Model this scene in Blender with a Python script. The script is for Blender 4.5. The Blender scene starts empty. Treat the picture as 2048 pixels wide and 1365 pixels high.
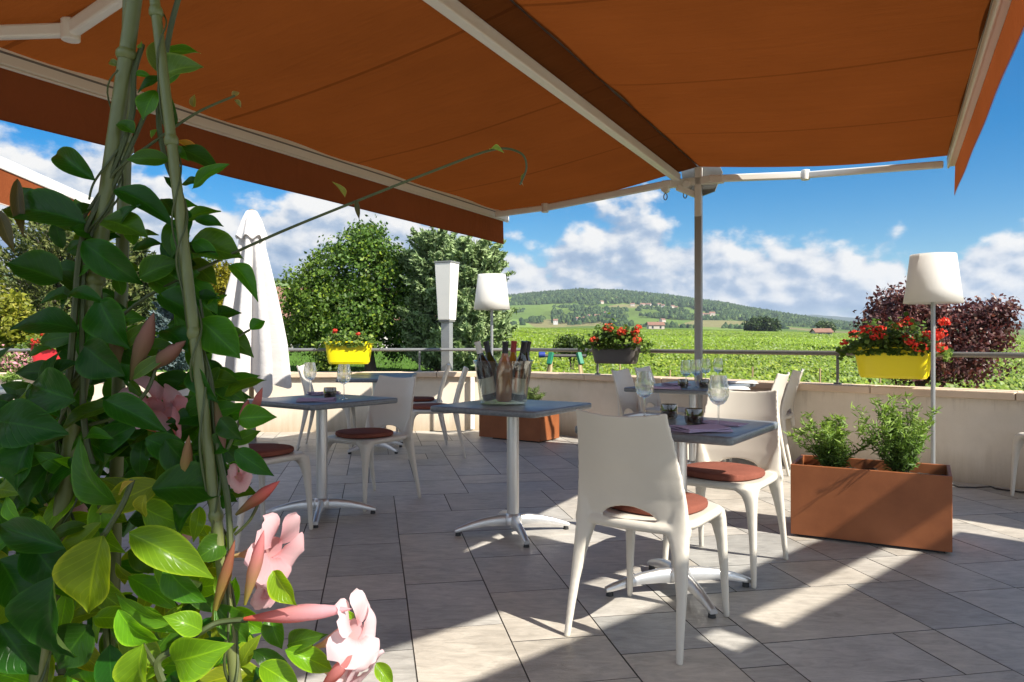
import bpy, bmesh, math, random
import numpy as np
from mathutils import Vector, Matrix, noise as mnoise

R = math.radians
rng = np.random.default_rng(7)
random.seed(7)
scene = bpy.context.scene
COL = scene.collection

# ------------------------------------------------------------------ camera
F, CX, CY, CH = 1490.0, 1024.0, 682.5, 1.07
cam_d = bpy.data.cameras.new('camera')
cam_d.sensor_width = 36
cam_d.lens = 36 * F / 2048
cam_d.clip_start = 0.05
cam_d.clip_end = 20000
cam = bpy.data.objects.new('camera', cam_d)
COL.objects.link(cam)
cam.location = (0, 0, CH)
cam.rotation_euler = (R(90), 0, 0)
scene.camera = cam
scene.render.resolution_x, scene.render.resolution_y = 1024, 682

# ------------------------------------------------------------------ light, sky, exposure
SUN_EL = R(42.3)
SUN_H = Vector((0.785, -0.62)).normalized()
SUN_AZ = math.atan2(SUN_H.x, SUN_H.y)
SUN_STRENGTH, SKY_STRENGTH, EXPOSURE = 4.9, 0.15, 1.03

sd = bpy.data.lights.new('sun', 'SUN')
sd.energy = SUN_STRENGTH
sd.angle = R(0.5)
sd.color = (1.0, 0.95, 0.86)
so = bpy.data.objects.new('sun', sd)
COL.objects.link(so)
ldir = Vector((-SUN_H.x * math.cos(SUN_EL), -SUN_H.y * math.cos(SUN_EL), -math.sin(SUN_EL)))
so.rotation_euler = ldir.to_track_quat('-Z', 'Y').to_euler()
so.location = (20, -10, 30)

world = bpy.data.worlds.new("World")
scene.world = world
world.use_nodes = True


class NT:
    """small helper to wire shader nodes"""
    def __init__(s, tree):
        s.t = tree
        tree.nodes.clear()

    def n(s, typ, ins=None, **props):
        nd = s.t.nodes.new(typ)
        for k, v in props.items():
            setattr(nd, k, v)
        for k, v in (ins or {}).items():
            s.set(nd, k, v)
        return nd

    def set(s, nd, k, v):
        sock = nd.inputs[k]
        if isinstance(v, bpy.types.NodeSocket):
            s.t.links.new(v, sock)
        elif isinstance(v, bpy.types.Node):
            s.t.links.new(v.outputs[0], sock)
        else:
            if sock.type == 'RGBA' and len(v) == 3:
                v = (*v, 1)
            sock.default_value = v

    def math(s, op, a, b=0.0, c=0.0, clamp=False):
        nd = s.n('ShaderNodeMath', {0: a, 1: b, 2: c}, operation=op)
        nd.use_clamp = clamp
        return nd.outputs[0]

    def ramp(s, fac, stops, interp='LINEAR'):
        nd = s.n('ShaderNodeValToRGB', {0: fac})
        nd.color_ramp.interpolation = interp
        el = nd.color_ramp.elements
        while len(el) < len(stops):
            el.new(0.5)
        for e, (p, c) in zip(el, stops):
            e.position = p
            e.color = (*c, 1) if len(c) == 3 else c
        return nd.outputs[0]

    def mix(s, fac, a, b, blend='MIX'):
        nd = s.n('ShaderNodeMix', data_type='RGBA', blend_type=blend)
        for i, v in ((0, fac), (6, a), (7, b)):
            s.set(nd, i, v)
        return nd.outputs[2]

    def noise(s, vec, scale, detail=4, rough=0.55, dist=0.0):
        nd = s.n('ShaderNodeTexNoise', {'Scale': scale, 'Detail': detail, 'Roughness': rough, 'Distortion': dist})
        if vec is not None:
            s.set(nd, 'Vector', vec)
        return nd.outputs[0]


def make_world():
    w = NT(world.node_tree)
    sky = w.n('ShaderNodeTexSky', sky_type='NISHITA')
    sky.sun_disc = False
    sky.sun_elevation = SUN_EL
    sky.sun_rotation = SUN_AZ
    sky.altitude = 200
    sky.air_density = 1.0
    sky.dust_density = 0.15
    sky.ozone_density = 3.0
    hs = w.n('ShaderNodeHueSaturation', {'Hue': 0.50, 'Saturation': 1.58, 'Value': 0.42, 'Color': sky})
    bg1 = w.n('ShaderNodeBackground', {'Color': hs, 'Strength': SKY_STRENGTH})
    tc = w.n('ShaderNodeTexCoord')
    d = tc.outputs['Generated']
    xyz = w.n('ShaderNodeSeparateXYZ', {0: d})
    x, y, z = xyz.outputs
    az = w.math('ARCTAN2', x, y)
    hyp = w.math('SQRT', w.math('ADD', w.math('MULTIPLY', x, x), w.math('MULTIPLY', y, y)))
    el = w.math('DIVIDE', z, hyp)
    azn = w.math('MULTIPLY_ADD', az, 1 / 1.6, 0.5, clamp=True)      # -0.8..0.8 rad -> 0..1
    fc = w.n('ShaderNodeFloatCurve', {'Factor': 1.0, 'Value': azn})
    cv = fc.mapping.curves[0]
    prof = [(-700, .20), (0, .235), (200, .23), (400, .20), (520, .165), (600, .20), (760, .21), (900, .17), (1000, .140), (1090, .152), (1150, .175), (1230, .200),
            (1300, .188), (1350, .165), (1420, .158), (1480, .132), (1600, .128), (1700, .124), (1790, .118), (1870, .085),
            (1950, .115), (2048, .128), (2500, .13)]
    pts = [((math.atan((p - CX) / F)) / 1.6 + 0.5, t * 3.0) for p, t in prof]
    while len(cv.points) < len(pts):
        cv.points.new(0.5, 0.5)
    for p, (a, b) in zip(cv.points, pts):
        p.location = (a, b)
    fc.mapping.update()
    top = w.math('DIVIDE', fc.outputs[0], 3.0)
    # out of view at the sides and behind, higher brighter cloud added to fill the shade
    side = w.n('ShaderNodeMapRange', {0: w.math('ABSOLUTE', az), 1: 0.80, 2: 1.15, 3: 0.0, 4: 1.0}, interpolation_type='SMOOTHSTEP').outputs[0]
    top = w.math('MULTIPLY_ADD', side, 0.9, top)
    st = w.n('ShaderNodeCombineXYZ', {0: w.math('MULTIPLY', az, 1.0), 1: w.math('MULTIPLY', el, 1.45), 2: 0.37})
    dv = st.outputs[0]
    n_big = w.noise(dv, 6.5, 3, 0.5)
    n_det = w.noise(dv, 15.0, 10, 0.56)
    sh_off = w.n('ShaderNodeVectorMath', {0: dv, 1: (0.012, 0.016, 0.0)}, operation='ADD').outputs[0]
    n_det2 = w.noise(sh_off, 15.0, 6, 0.5)
    n_sh = w.noise(dv, 15.0, 6, 0.5)
    cov = w.math('MULTIPLY', w.math('SUBTRACT', top, el), 19.0)
    cov = w.math('MINIMUM', cov, 1.05)
    cov = w.math('ADD', cov, w.math('MULTIPLY', w.math('SUBTRACT', n_big, 0.47), 2.4))
    cov = w.math('ADD', cov, w.math('MULTIPLY', w.math('SUBTRACT', n_det, 0.5), 3.2))
    mr = w.n('ShaderNodeMapRange', {0: cov, 1: 0.0, 2: 0.62, 3: 0.0, 4: 1.0}, interpolation_type='SMOOTHSTEP')
    # thin out right at the horizon
    hz = w.n('ShaderNodeMapRange', {0: el, 1: 0.0, 2: 0.05, 3: 0.55, 4: 1.0}, interpolation_type='SMOOTHSTEP')
    up = w.n('ShaderNodeMapRange', {0: el, 1: -0.01, 2: 0.0, 3: 0.0, 4: 1.0})
    mask = w.math('MULTIPLY', w.math('MULTIPLY', mr.outputs[0], hz.outputs[0]), up.outputs[0])
    # light on the sun side of every lump
    lit = w.math('MULTIPLY_ADD', w.math('SUBTRACT', n_sh, n_det2), 3.2, 0.56, clamp=True)
    edge = w.n('ShaderNodeMapRange', {0: w.math('SUBTRACT', top, el), 1: 0.0, 2: 0.11, 3: 0.32, 4: -0.16})
    left = w.n('ShaderNodeMapRange', {0: az, 1: -0.25, 2: 0.0, 3: -0.03, 4: 0.0})
    lit = w.math('ADD', w.math('ADD', lit, edge.outputs[0]), left.outputs[0], clamp=True)
    ccol = w.ramp(lit, [(0.0, (0.30, 0.44, 0.66)), (0.4, (0.50, 0.62, 0.80)), (0.7, (0.86, 0.90, 0.96)), (1.0, (1.08, 1.07, 1.05))])
    bg2 = w.n('ShaderNodeBackground', {'Color': ccol, 'Strength': w.math('MULTIPLY_ADD', side, 0.42, 0.44)})
    ms = w.n('ShaderNodeMixShader', {0: mask, 1: bg1, 2: bg2})
    w.n('ShaderNodeOutputWorld', {0: ms})


make_world()

scene.view_settings.view_transform = 'Standard'
scene.view_settings.look = 'None'
scene.view_settings.exposure = EXPOSURE
scene.view_settings.gamma = 1
c = scene.cycles
c.use_denoising = True
c.max_bounces = 12
c.diffuse_bounces = 4
c.glossy_bounces = 4
c.transmission_bounces = 12
c.transparent_max_bounces = 24
c.sample_clamp_indirect = 8
c.caustics_reflective = False
c.caustics_refractive = False


# ------------------------------------------------------------------ helpers
def P(px, py, Y):
    """the point at depth Y that the photograph shows at pixel (px, py)"""
    return Vector(((px - CX) * Y / F, Y, CH - (py - CY) * Y / F))


def G(px, py, z=0.0):
    """the point at height z that the photograph shows at pixel (px, py)"""
    Y = (CH - z) * F / (py - CY)
    return Vector(((px - CX) * Y / F, Y, z))


class MB:
    def __init__(s):
        s.v, s.f = [], []

    def add(s, vs, fs):
        o = len(s.v)
        s.v += [tuple(v) for v in vs]
        s.f += [tuple(i + o for i in f) for f in fs]
        return s

    def box(s, c, size, rz=0.0, M=None):
        hx, hy, hz = (q / 2 for q in size)
        m = M or Matrix.Rotation(rz, 3, 'Z')
        vs = [Vector(c) + m @ Vector((sx * hx, sy * hy, sz * hz)) for sz in (-1, 1) for sx, sy in ((-1, -1), (1, -1), (1, 1), (-1, 1))]
        return s.add(vs, [(3, 2, 1, 0), (4, 5, 6, 7), (0, 1, 5, 4), (1, 2, 6, 5), (2, 3, 7, 6), (3, 0, 4, 7)])

    def bar(s, a, b, w, h, up=(0, 0, 1)):
        a, b = Vector(a), Vector(b)
        d = (b - a).normalized()
        side = d.cross(Vector(up)).normalized()
        u = side.cross(d)
        vs = [p + side * (sx * w / 2) + u * (sz * h / 2) for p in (a, b) for sx, sz in ((-1, -1), (1, -1), (1, 1), (-1, 1))]
        return s.add(vs, [(0, 1, 2, 3), (7, 6, 5, 4), (1, 0, 4, 5), (2, 1, 5, 6), (3, 2, 6, 7), (0, 3, 7, 4)])

    def tube(s, pts, rad, n=8, caps=True):
        pts = [Vector(p) for p in pts]
        if not hasattr(rad, '__len__'):
            rad = [rad] * len(pts)
        t0 = (pts[1] - pts[0]).normalized()
        ref = Vector((0, 0, 1)) if abs(t0.z) < 0.9 else Vector((1, 0, 0))
        u = t0.cross(ref).normalized()
        vs, fs = [], []
        for i, p in enumerate(pts):
            t = (pts[min(i + 1, len(pts) - 1)] - pts[max(i - 1, 0)]).normalized()
            u = (u - t * u.dot(t)).normalized()
            w = t.cross(u)
            for k in range(n):
                a = 2 * math.pi * k / n
                vs.append(p + (u * math.cos(a) + w * math.sin(a)) * rad[i])
        for i in range(len(pts) - 1):
            for k in range(n):
                k2 = (k + 1) % n
                fs.append((i * n + k, i * n + k2, (i + 1) * n + k2, (i + 1) * n + k))
        if caps:
            fs.append(tuple(reversed(range(n))))
            fs.append(tuple(range((len(pts) - 1) * n, len(pts) * n)))
        return s.add(vs, fs)

    def cyl(s, a, b, r0, r1=None, n=16):
        return s.tube([a, b], [r0, r0 if r1 is None else r1], n)

    def rings(s, rings, caps=True):
        n = len(rings[0])
        vs = [p for r in rings for p in r]
        fs = []
        for i in range(len(rings) - 1):
            for k in range(n):
                k2 = (k + 1) % n
                fs.append((i * n + k, i * n + k2, (i + 1) * n + k2, (i + 1) * n + k))
        if caps:
            fs.append(tuple(reversed(range(n))))
            fs.append(tuple(range((len(rings) - 1) * n, len(rings) * n)))
        return s.add(vs, fs)

    def lathe(s, prof, n=24, c=(0, 0, 0), caps=False, M=None):
        c = Vector(c)
        rs = []
        for r, z in prof:
            ring = []
            for k in range(n):
                a = 2 * math.pi * k / n
                q = Vector((r * math.cos(a), r * math.sin(a), z))
                ring.append(c + (M @ q if M else q))
            rs.append(ring)
        return s.rings(rs, caps)

    def superell(s, levels, n=40, e=4.0, c=(0, 0, 0), rz=0.0, caps=True):
        """stack of superellipse outlines: (half_x, half_y, z)"""
        rs = []
        cr, sr = math.cos(rz), math.sin(rz)
        for hx, hy, z in levels:
            ring = []
            for k in range(n):
                a = 2 * math.pi * k / n
                ca, sa = math.cos(a), math.sin(a)
                x = hx * math.copysign(abs(ca) ** (2 / e), ca)
                y = hy * math.copysign(abs(sa) ** (2 / e), sa)
                ring.append(Vector((c[0] + x * cr - y * sr, c[1] + x * sr + y * cr, c[2] + z)))
            rs.append(ring)
        return s.rings(rs, caps)

    def grid(s, fn, nu, nv):
        vs = [fn(i / nu, j / nv) for j in range(nv + 1) for i in range(nu + 1)]
        fs = [(j * (nu + 1) + i, j * (nu + 1) + i + 1, (j + 1) * (nu + 1) + i + 1, (j + 1) * (nu + 1) + i) for j in range(nv) for i in range(nu)]
        return s.add(vs, fs)


def build(name, mb, mat, parent=None, smooth=35, bevel=0, loc=None):
    me = bpy.data.meshes.new(name)
    me.from_pydata(mb.v, [], mb.f)
    me.materials.append(mat)
    if smooth:
        me.polygons.foreach_set('use_smooth', [True] * len(me.polygons))
        me.set_sharp_from_angle(angle=R(smooth))
    me.update()
    o = bpy.data.objects.new(name, me)
    COL.objects.link(o)
    if parent:
        o.parent = parent
    if loc is not None:
        o.location = loc
    if bevel:
        m = o.modifiers.new('bevel', 'BEVEL')
        m.width = bevel
        m.segments = 2
        m.limit_method = 'ANGLE'
        m.angle_limit = R(40)
        m.harden_normals = False
    return o


def tag(o, label, cat, group=None):
    o['label'] = label
    o['category'] = cat
    if group:
        o['group'] = group
    return o


def thing(name, label, cat, loc=(0, 0, 0), rz=0.0, group=None):
    o = bpy.data.objects.new(name, None)
    o.empty_display_size = 0.1
    COL.objects.link(o)
    o.location = loc
    o.rotation_euler = (0, 0, rz)
    return tag(o, label, cat, group)


def kind(o, k):
    o['kind'] = k
    return o


def copy_tree(o, parent=None):
    cpy = o.copy()
    COL.objects.link(cpy)
    cpy.parent = parent
    for ch in list(o.children):
        copy_tree(ch, cpy)
    return cpy


def place(proto, used, label, loc, rz, group=None):
    """first call moves the prototype itself, later calls move a copy of it and its parts"""
    o = proto if not used else copy_tree(proto)
    used.append(o)
    o.location = loc
    o.rotation_euler = (0, 0, rz)
    o['label'] = label
    if group:
        o['group'] = group
    return o


# ------------------------------------------------------------------ materials
def mat_base(name):
    m = bpy.data.materials.new(name)
    m.use_nodes = True
    return m, NT(m.node_tree)


def principled(name, col, rough=0.5, metal=0.0, spec=0.5, vary=0.0, vscale=8.0, bump=0.0, bscale=60.0, coat=0.0, objcoord=True):
    m, t = mat_base(name)
    tc = t.n('ShaderNodeTexCoord')
    vec = tc.outputs['Object']
    colv = col
    if vary:
        f = t.noise(vec, vscale, 6, 0.6)
        f = t.math('MULTIPLY_ADD', t.math('SUBTRACT', f, 0.5), vary * 2, 1.0)
        cb = t.n('ShaderNodeCombineColor', {0: f, 1: f, 2: f})
        colv = t.mix(1.0, col, cb.outputs[0], 'MULTIPLY')
    b = t.n('ShaderNodeBsdfPrincipled', {'Base Color': colv, 'Roughness': rough, 'Metallic': metal, 'Specular IOR Level': spec, 'Coat Weight': coat})
    if vary:
        t.set(b, 'Roughness', t.math('MULTIPLY_ADD', t.math('SUBTRACT', t.noise(vec, vscale * 2.3, 4), 0.5), 0.25, rough))
    if bump:
        bn = t.n('ShaderNodeBump', {'Strength': bump, 'Distance': 0.01, 'Height': t.noise(vec, bscale, 5, 0.6)})
        t.set(b, 'Normal', bn)
    t.n('ShaderNodeOutputMaterial', {0: b})
    return m


def leafy(name, tint=(1, 1, 1), rough=0.5, trans=0.35, spec=0.3, glow=(1.1, 1.25, 0.5), coat=0.0):
    """leaf material: each leaf's own colour comes from the mesh attribute Col"""
    m, t = mat_base(name)
    at = t.n('ShaderNodeAttribute', attribute_name='Col')
    col = t.mix(1.0, at.outputs[0], tint, 'MULTIPLY')
    b = t.n('ShaderNodeBsdfPrincipled', {'Base Color': col, 'Roughness': rough, 'Specular IOR Level': spec, 'Coat Weight': coat, 'Coat Roughness': 0.2})
    tr = t.n('ShaderNodeBsdfTranslucent', {'Color': t.mix(1.0, col, glow, 'MULTIPLY')})
    ms = t.n('ShaderNodeMixShader', {0: trans, 1: b, 2: tr})
    t.n('ShaderNodeOutputMaterial', {0: ms})
    return m


def clear(name, tint, refl=(1, 1, 1), edge=0.25, base=0.04, rough=0.02):
    """thin clear glass or plastic: see-through, brighter reflections towards its rims"""
    m, t = mat_base(name)
    lw = t.n('ShaderNodeLayerWeight', {'Blend': edge})
    fac = t.math('MULTIPLY_ADD', lw.outputs['Facing'], 0.55, base, clamp=True)
    tr = t.n('ShaderNodeBsdfTransparent', {'Color': tint})
    gl = t.n('ShaderNodeBsdfGlossy', {'Color': refl, 'Roughness': rough})
    ms = t.n('ShaderNodeMixShader', {0: fac, 1: tr, 2: gl})
    t.n('ShaderNodeOutputMaterial', {0: ms})
    return m


MT = {}
MT['chair'] = principled('white_plastic', (0.60, 0.555, 0.475), 0.36, spec=0.45, vary=0.06, vscale=7, bump=0.04, bscale=350)
MT['alu'] = principled('brushed_aluminium', (0.62, 0.61, 0.59), 0.34, metal=0.75, vary=0.05, vscale=20)
MT['pole'] = principled('awning_pole', (0.36, 0.34, 0.31), 0.38, metal=0.5, vary=0.06)
MT['black'] = principled('black_rubber', (0.02, 0.02, 0.02), 0.6)
MT['white_metal'] = principled('white_powder_coat', (0.80, 0.77, 0.70), 0.4, vary=0.04, vscale=6)
MT['grey_metal'] = principled('grey_metal', (0.20, 0.20, 0.19), 0.45, metal=0.2, vary=0.08)
MT['galv'] = principled('galvanised_steel', (0.33, 0.335, 0.33), 0.4, metal=0.5, vary=0.12, vscale=14)
MT['rail_grey'] = principled('grey_rail', (0.20, 0.20, 0.195), 0.45, metal=0.3, vary=0.2, vscale=4)
MT['rail'] = principled('painted_rail', (0.16, 0.15, 0.13), 0.4, metal=0.2, vary=0.25, vscale=4)
MT['rail_teal'] = principled('teal_painted_rail', (0.03, 0.13, 0.15), 0.35, vary=0.15, vscale=5)
MT['shade'] = None
MT['napkin'] = principled('lilac_napkin', (0.40, 0.32, 0.46), 0.9, vary=0.08, vscale=40, bump=0.15, bscale=300)
MT['napkin_white'] = principled('white_napkin', (0.82, 0.80, 0.78), 0.9, vary=0.04, vscale=40, bump=0.15, bscale=300)
MT['soil'] = principled('soil', (0.035, 0.024, 0.016), 0.95, vary=0.5, vscale=40, bump=0.9, bscale=70)
MT['yellow'] = principled('yellow_plastic', (0.80, 0.66, 0.005), 0.35, vary=0.04, vscale=8)
MT['red'] = principled('red_plastic', (0.66, 0.035, 0.045), 0.38, vary=0.05, vscale=8)
MT['dark_plastic'] = principled('charcoal_plastic', (0.085, 0.075, 0.068), 0.45, vary=0.1, vscale=8)
MT['wood'] = principled('pale_wood', (0.36, 0.26, 0.13), 0.7, vary=0.2, vscale=12)
MT['green_metal'] = principled('green_joint', (0.01, 0.16, 0.08), 0.5)
MT['blue_plastic'] = principled('blue_plastic', (0.03, 0.05, 0.25), 0.4)
def true_glass(name, col, ior=1.45):
    m, t = mat_base(name)
    g = t.n('ShaderNodeBsdfGlass', {'Color': col, 'Roughness': 0.0, 'IOR': ior})
    tr = t.n('ShaderNodeBsdfTransparent', {'Color': (0.96, 0.97, 0.97)})
    t.n('ShaderNodeOutputMaterial', {0: t.n('ShaderNodeMixShader', {0: 0.5, 1: tr, 2: g})})
    return m


MT['glass'] = true_glass('clear_glass', (0.98, 0.99, 0.99))
MT['acrylic'] = clear('clear_acrylic', (0.90, 0.92, 0.86), base=0.07, edge=0.30, rough=0.06)
MT['smoke_glass'] = clear('smoked_glass', (0.42, 0.37, 0.30), base=0.07, edge=0.3)
MT['wax'] = principled('wax', (0.70, 0.62, 0.45), 0.6)
MT['bottle_dark'] = principled('dark_bottle_glass', (0.008, 0.014, 0.007), 0.08, spec=0.8)
MT['bottle_green'] = principled('green_bottle_glass', (0.03, 0.06, 0.012), 0.08, spec=0.8)
MT['bottle_rose'] = principled('rose_wine_bottle', (0.40, 0.16, 0.07), 0.08, spec=0.8)
MT['bottle_amber'] = principled('amber_bottle', (0.45, 0.22, 0.03), 0.1, spec=0.8)
MT['label'] = principled('paper_label', (0.78, 0.76, 0.70), 0.7, vary=0.08, vscale=60)
MT['foil_red'] = principled('red_foil', (0.40, 0.03, 0.02), 0.35)
MT['foil_dark'] = principled('dark_foil', (0.02, 0.02, 0.025), 0.35)
MT['foil_gold'] = principled('gold_foil', (0.45, 0.33, 0.10), 0.35, metal=0.5)
MT['cushion'] = principled('rust_suede', (0.20, 0.066, 0.044), 0.9, spec=0.15, vary=0.3, vscale=16, bump=0.3, bscale=90)
MT['bark'] = principled('bark', (0.09, 0.07, 0.05), 0.95, vary=0.35, vscale=12, bump=0.8, bscale=25)
MT['house_wall'] = principled('house_render', (0.46, 0.40, 0.33), 0.9, vary=0.2, vscale=0.3)
MT['house_roof'] = principled('clay_roof', (0.22, 0.115, 0.078), 0.9, vary=0.4, vscale=0.8)
MT['house_white'] = principled('white_render', (0.56, 0.53, 0.48), 0.9, vary=0.15, vscale=0.3)
MT['glazing'] = principled('window_glass', (0.03, 0.035, 0.04), 0.15, spec=0.7)
MT['cable'] = principled('dark_cable', (0.03, 0.028, 0.025), 0.6)


def m_tabletop():
    m, t = mat_base('grey_laminate')
    vec = t.n('ShaderNodeTexCoord').outputs['Object']
    f = t.noise(vec, 55, 6, 0.65)
    g = t.noise(vec, 6, 4)
    col = t.ramp(f, [(0.3, (0.115, 0.130, 0.142)), (0.7, (0.185, 0.200, 0.212))])
    b = t.n('ShaderNodeBsdfPrincipled', {'Base Color': col, 'Roughness': t.math('MULTIPLY_ADD', g, 0.2, 0.24), 'Specular IOR Level': 0.5})
    t.n('ShaderNodeOutputMaterial', {0: b})
    return m


MT['tabletop'] = m_tabletop()


def m_shade():
    m, t = mat_base('white_lampshade')
    vec = t.n('ShaderNodeTexCoord').outputs['Object']
    d = t.n('ShaderNodeBsdfPrincipled', {'Base Color': (0.86, 0.84, 0.80), 'Roughness': 0.6})
    bn = t.n('ShaderNodeBump', {'Strength': 0.08, 'Distance': 0.005, 'Height': t.noise(vec, 220, 3)})
    t.set(d, 'Normal', bn)
    tr = t.n('ShaderNodeBsdfTranslucent', {'Color': (0.88, 0.86, 0.82)})
    ms = t.n('ShaderNodeMixShader', {0: 0.5, 1: d, 2: tr})
    t.n('ShaderNodeOutputMaterial', {0: ms})
    return m


MT['shade'] = m_shade()


def m_fabric(name, col, tcol, trans, wave=0.35, wscale=3.0, dirv=(1, 0, 0), seam=0.0):
    m, t = mat_base(name)
    vec = t.n('ShaderNodeTexCoord').outputs['Object']
    xyz = t.n('ShaderNodeSeparateXYZ', {0: vec})
    weave = t.noise(vec, 420, 2)
    soft = t.noise(t.n('ShaderNodeMapping', {0: vec, 'Scale': (wscale * 0.35, wscale * 2.2, wscale)}).outputs[0], 2.0, 5, 0.6, 0.4)
    fv = t.math('MULTIPLY_ADD', t.noise(vec, 1.6, 5), 0.35, 0.82)
    cc = t.n('ShaderNodeCombineColor', {0: fv, 1: fv, 2: fv}).outputs[0]
    c1, c2 = t.mix(1.0, col, cc, 'MULTIPLY'), t.mix(1.0, tcol, cc, 'MULTIPLY')
    if seam:
        wn = t.n('ShaderNodeTexWhiteNoise', {'W': t.math('FLOOR', t.math('DIVIDE', xyz.outputs[1], seam))}, noise_dimensions='1D')
        pv = t.math('MULTIPLY_ADD', wn.outputs[0], 0.14, 0.93)
        pc = t.n('ShaderNodeCombineColor', {0: pv, 1: pv, 2: pv}).outputs[0]
        c1, c2 = t.mix(1.0, c1, pc, 'MULTIPLY'), t.mix(1.0, c2, pc, 'MULTIPLY')
        ph = t.math('FRACT', t.math('DIVIDE', xyz.outputs[1], seam))
        ln = t.math('LESS_THAN', ph, 0.022)
        c2 = t.mix(t.math('MULTIPLY', ln, 0.42), c2, (0.05, 0.012, 0.002))
        c1 = t.mix(t.math('MULTIPLY', ln, 0.3), c1, (0.05, 0.012, 0.002))
    h = t.math('ADD', t.math('MULTIPLY', weave, 0.04), soft)
    bn = t.n('ShaderNodeBump', {'Strength': wave, 'Distance': 0.06, 'Height': h})
    d = t.n('ShaderNodeBsdfDiffuse', {'Color': c1, 'Roughness': 0.8, 'Normal': bn})
    tr = t.n('ShaderNodeBsdfTranslucent', {'Color': c2, 'Normal': bn})
    ms = t.n('ShaderNodeMixShader', {0: trans, 1: d, 2: tr})
    t.n('ShaderNodeOutputMaterial', {0: ms})
    return m


MT['awning'] = m_fabric('rust_awning_cloth', (0.165, 0.049, 0.014), (0.250, 0.064, 0.011), 0.20, seam=1.2)
MT['valance'] = m_fabric('rust_valance_cloth', (0.24, 0.068, 0.026), (0.34, 0.085, 0.022), 0.22)
MT['parasol'] = m_fabric('ecru_parasol_cloth', (0.70, 0.67, 0.65), (0.72, 0.69, 0.66), 0.18, wave=0.2, wscale=6)


def m_corten():
    m, t = mat_base('rust_painted_planter')
    vec = t.n('ShaderNodeTexCoord').outputs['Object']
    f = t.noise(vec, 5, 6, 0.6)
    g = t.noise(vec, 90, 5, 0.6)
    col = t.ramp(f, [(0.3, (0.215, 0.068, 0.022)), (0.7, (0.30, 0.100, 0.034))])
    b = t.n('ShaderNodeBsdfPrincipled', {'Base Color': col, 'Roughness': t.math('MULTIPLY_ADD', g, 0.25, 0.4), 'Specular IOR Level': 0.4})
    t.set(b, 'Normal', t.n('ShaderNodeBump', {'Strength': 0.08, 'Distance': 0.004, 'Height': g}))
    t.n('ShaderNodeOutputMaterial', {0: b})
    return m


MT['corten'] = m_corten()


def m_render():
    """cream wall render with damp staining towards the foot and drips under the coping"""
    m, t = mat_base('cream_wall_render')
    vec = t.n('ShaderNodeTexCoord').outputs['Object']
    z = t.n('ShaderNodeSeparateXYZ', {0: vec}).outputs[2]
    f = t.noise(vec, 1.8, 6, 0.65)
    st = t.noise(t.n('ShaderNodeMapping', {0: vec, 'Scale': (6, 6, 0.7)}).outputs[0], 2.2, 5, 0.7)
    col = t.ramp(f, [(0.3, (0.60, 0.515, 0.40)), (0.7, (0.73, 0.645, 0.525))])
    low = t.n('ShaderNodeMapRange', {0: t.math('ADD', z, t.math('MULTIPLY', st, 0.30)), 1: 0.14, 2: 0.42, 3: 0.8, 4: 0.0}).outputs[0]
    col = t.mix(low, col, (0.36, 0.28, 0.19))
    drip = t.n('ShaderNodeMapRange', {0: t.math('MULTIPLY', st, z), 1: 0.31, 2: 0.42, 3: 0.0, 4: 0.5}).outputs[0]
    col = t.mix(drip, col, (0.40, 0.33, 0.25))
    b = t.n('ShaderNodeBsdfPrincipled', {'Base Color': col, 'Roughness': 0.92, 'Specular IOR Level': 0.15})
    t.set(b, 'Normal', t.n('ShaderNodeBump', {'Strength': 0.3, 'Distance': 0.006, 'Height': t.noise(vec, 120, 5, 0.7)}))
    t.n('ShaderNodeOutputMaterial', {0: b})
    return m


MT['render'] = m_render()
MT['coping'] = principled('stone_coping', (0.62, 0.47, 0.33), 0.85, vary=0.25, vscale=3.5, bump=0.25, bscale=60)


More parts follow.
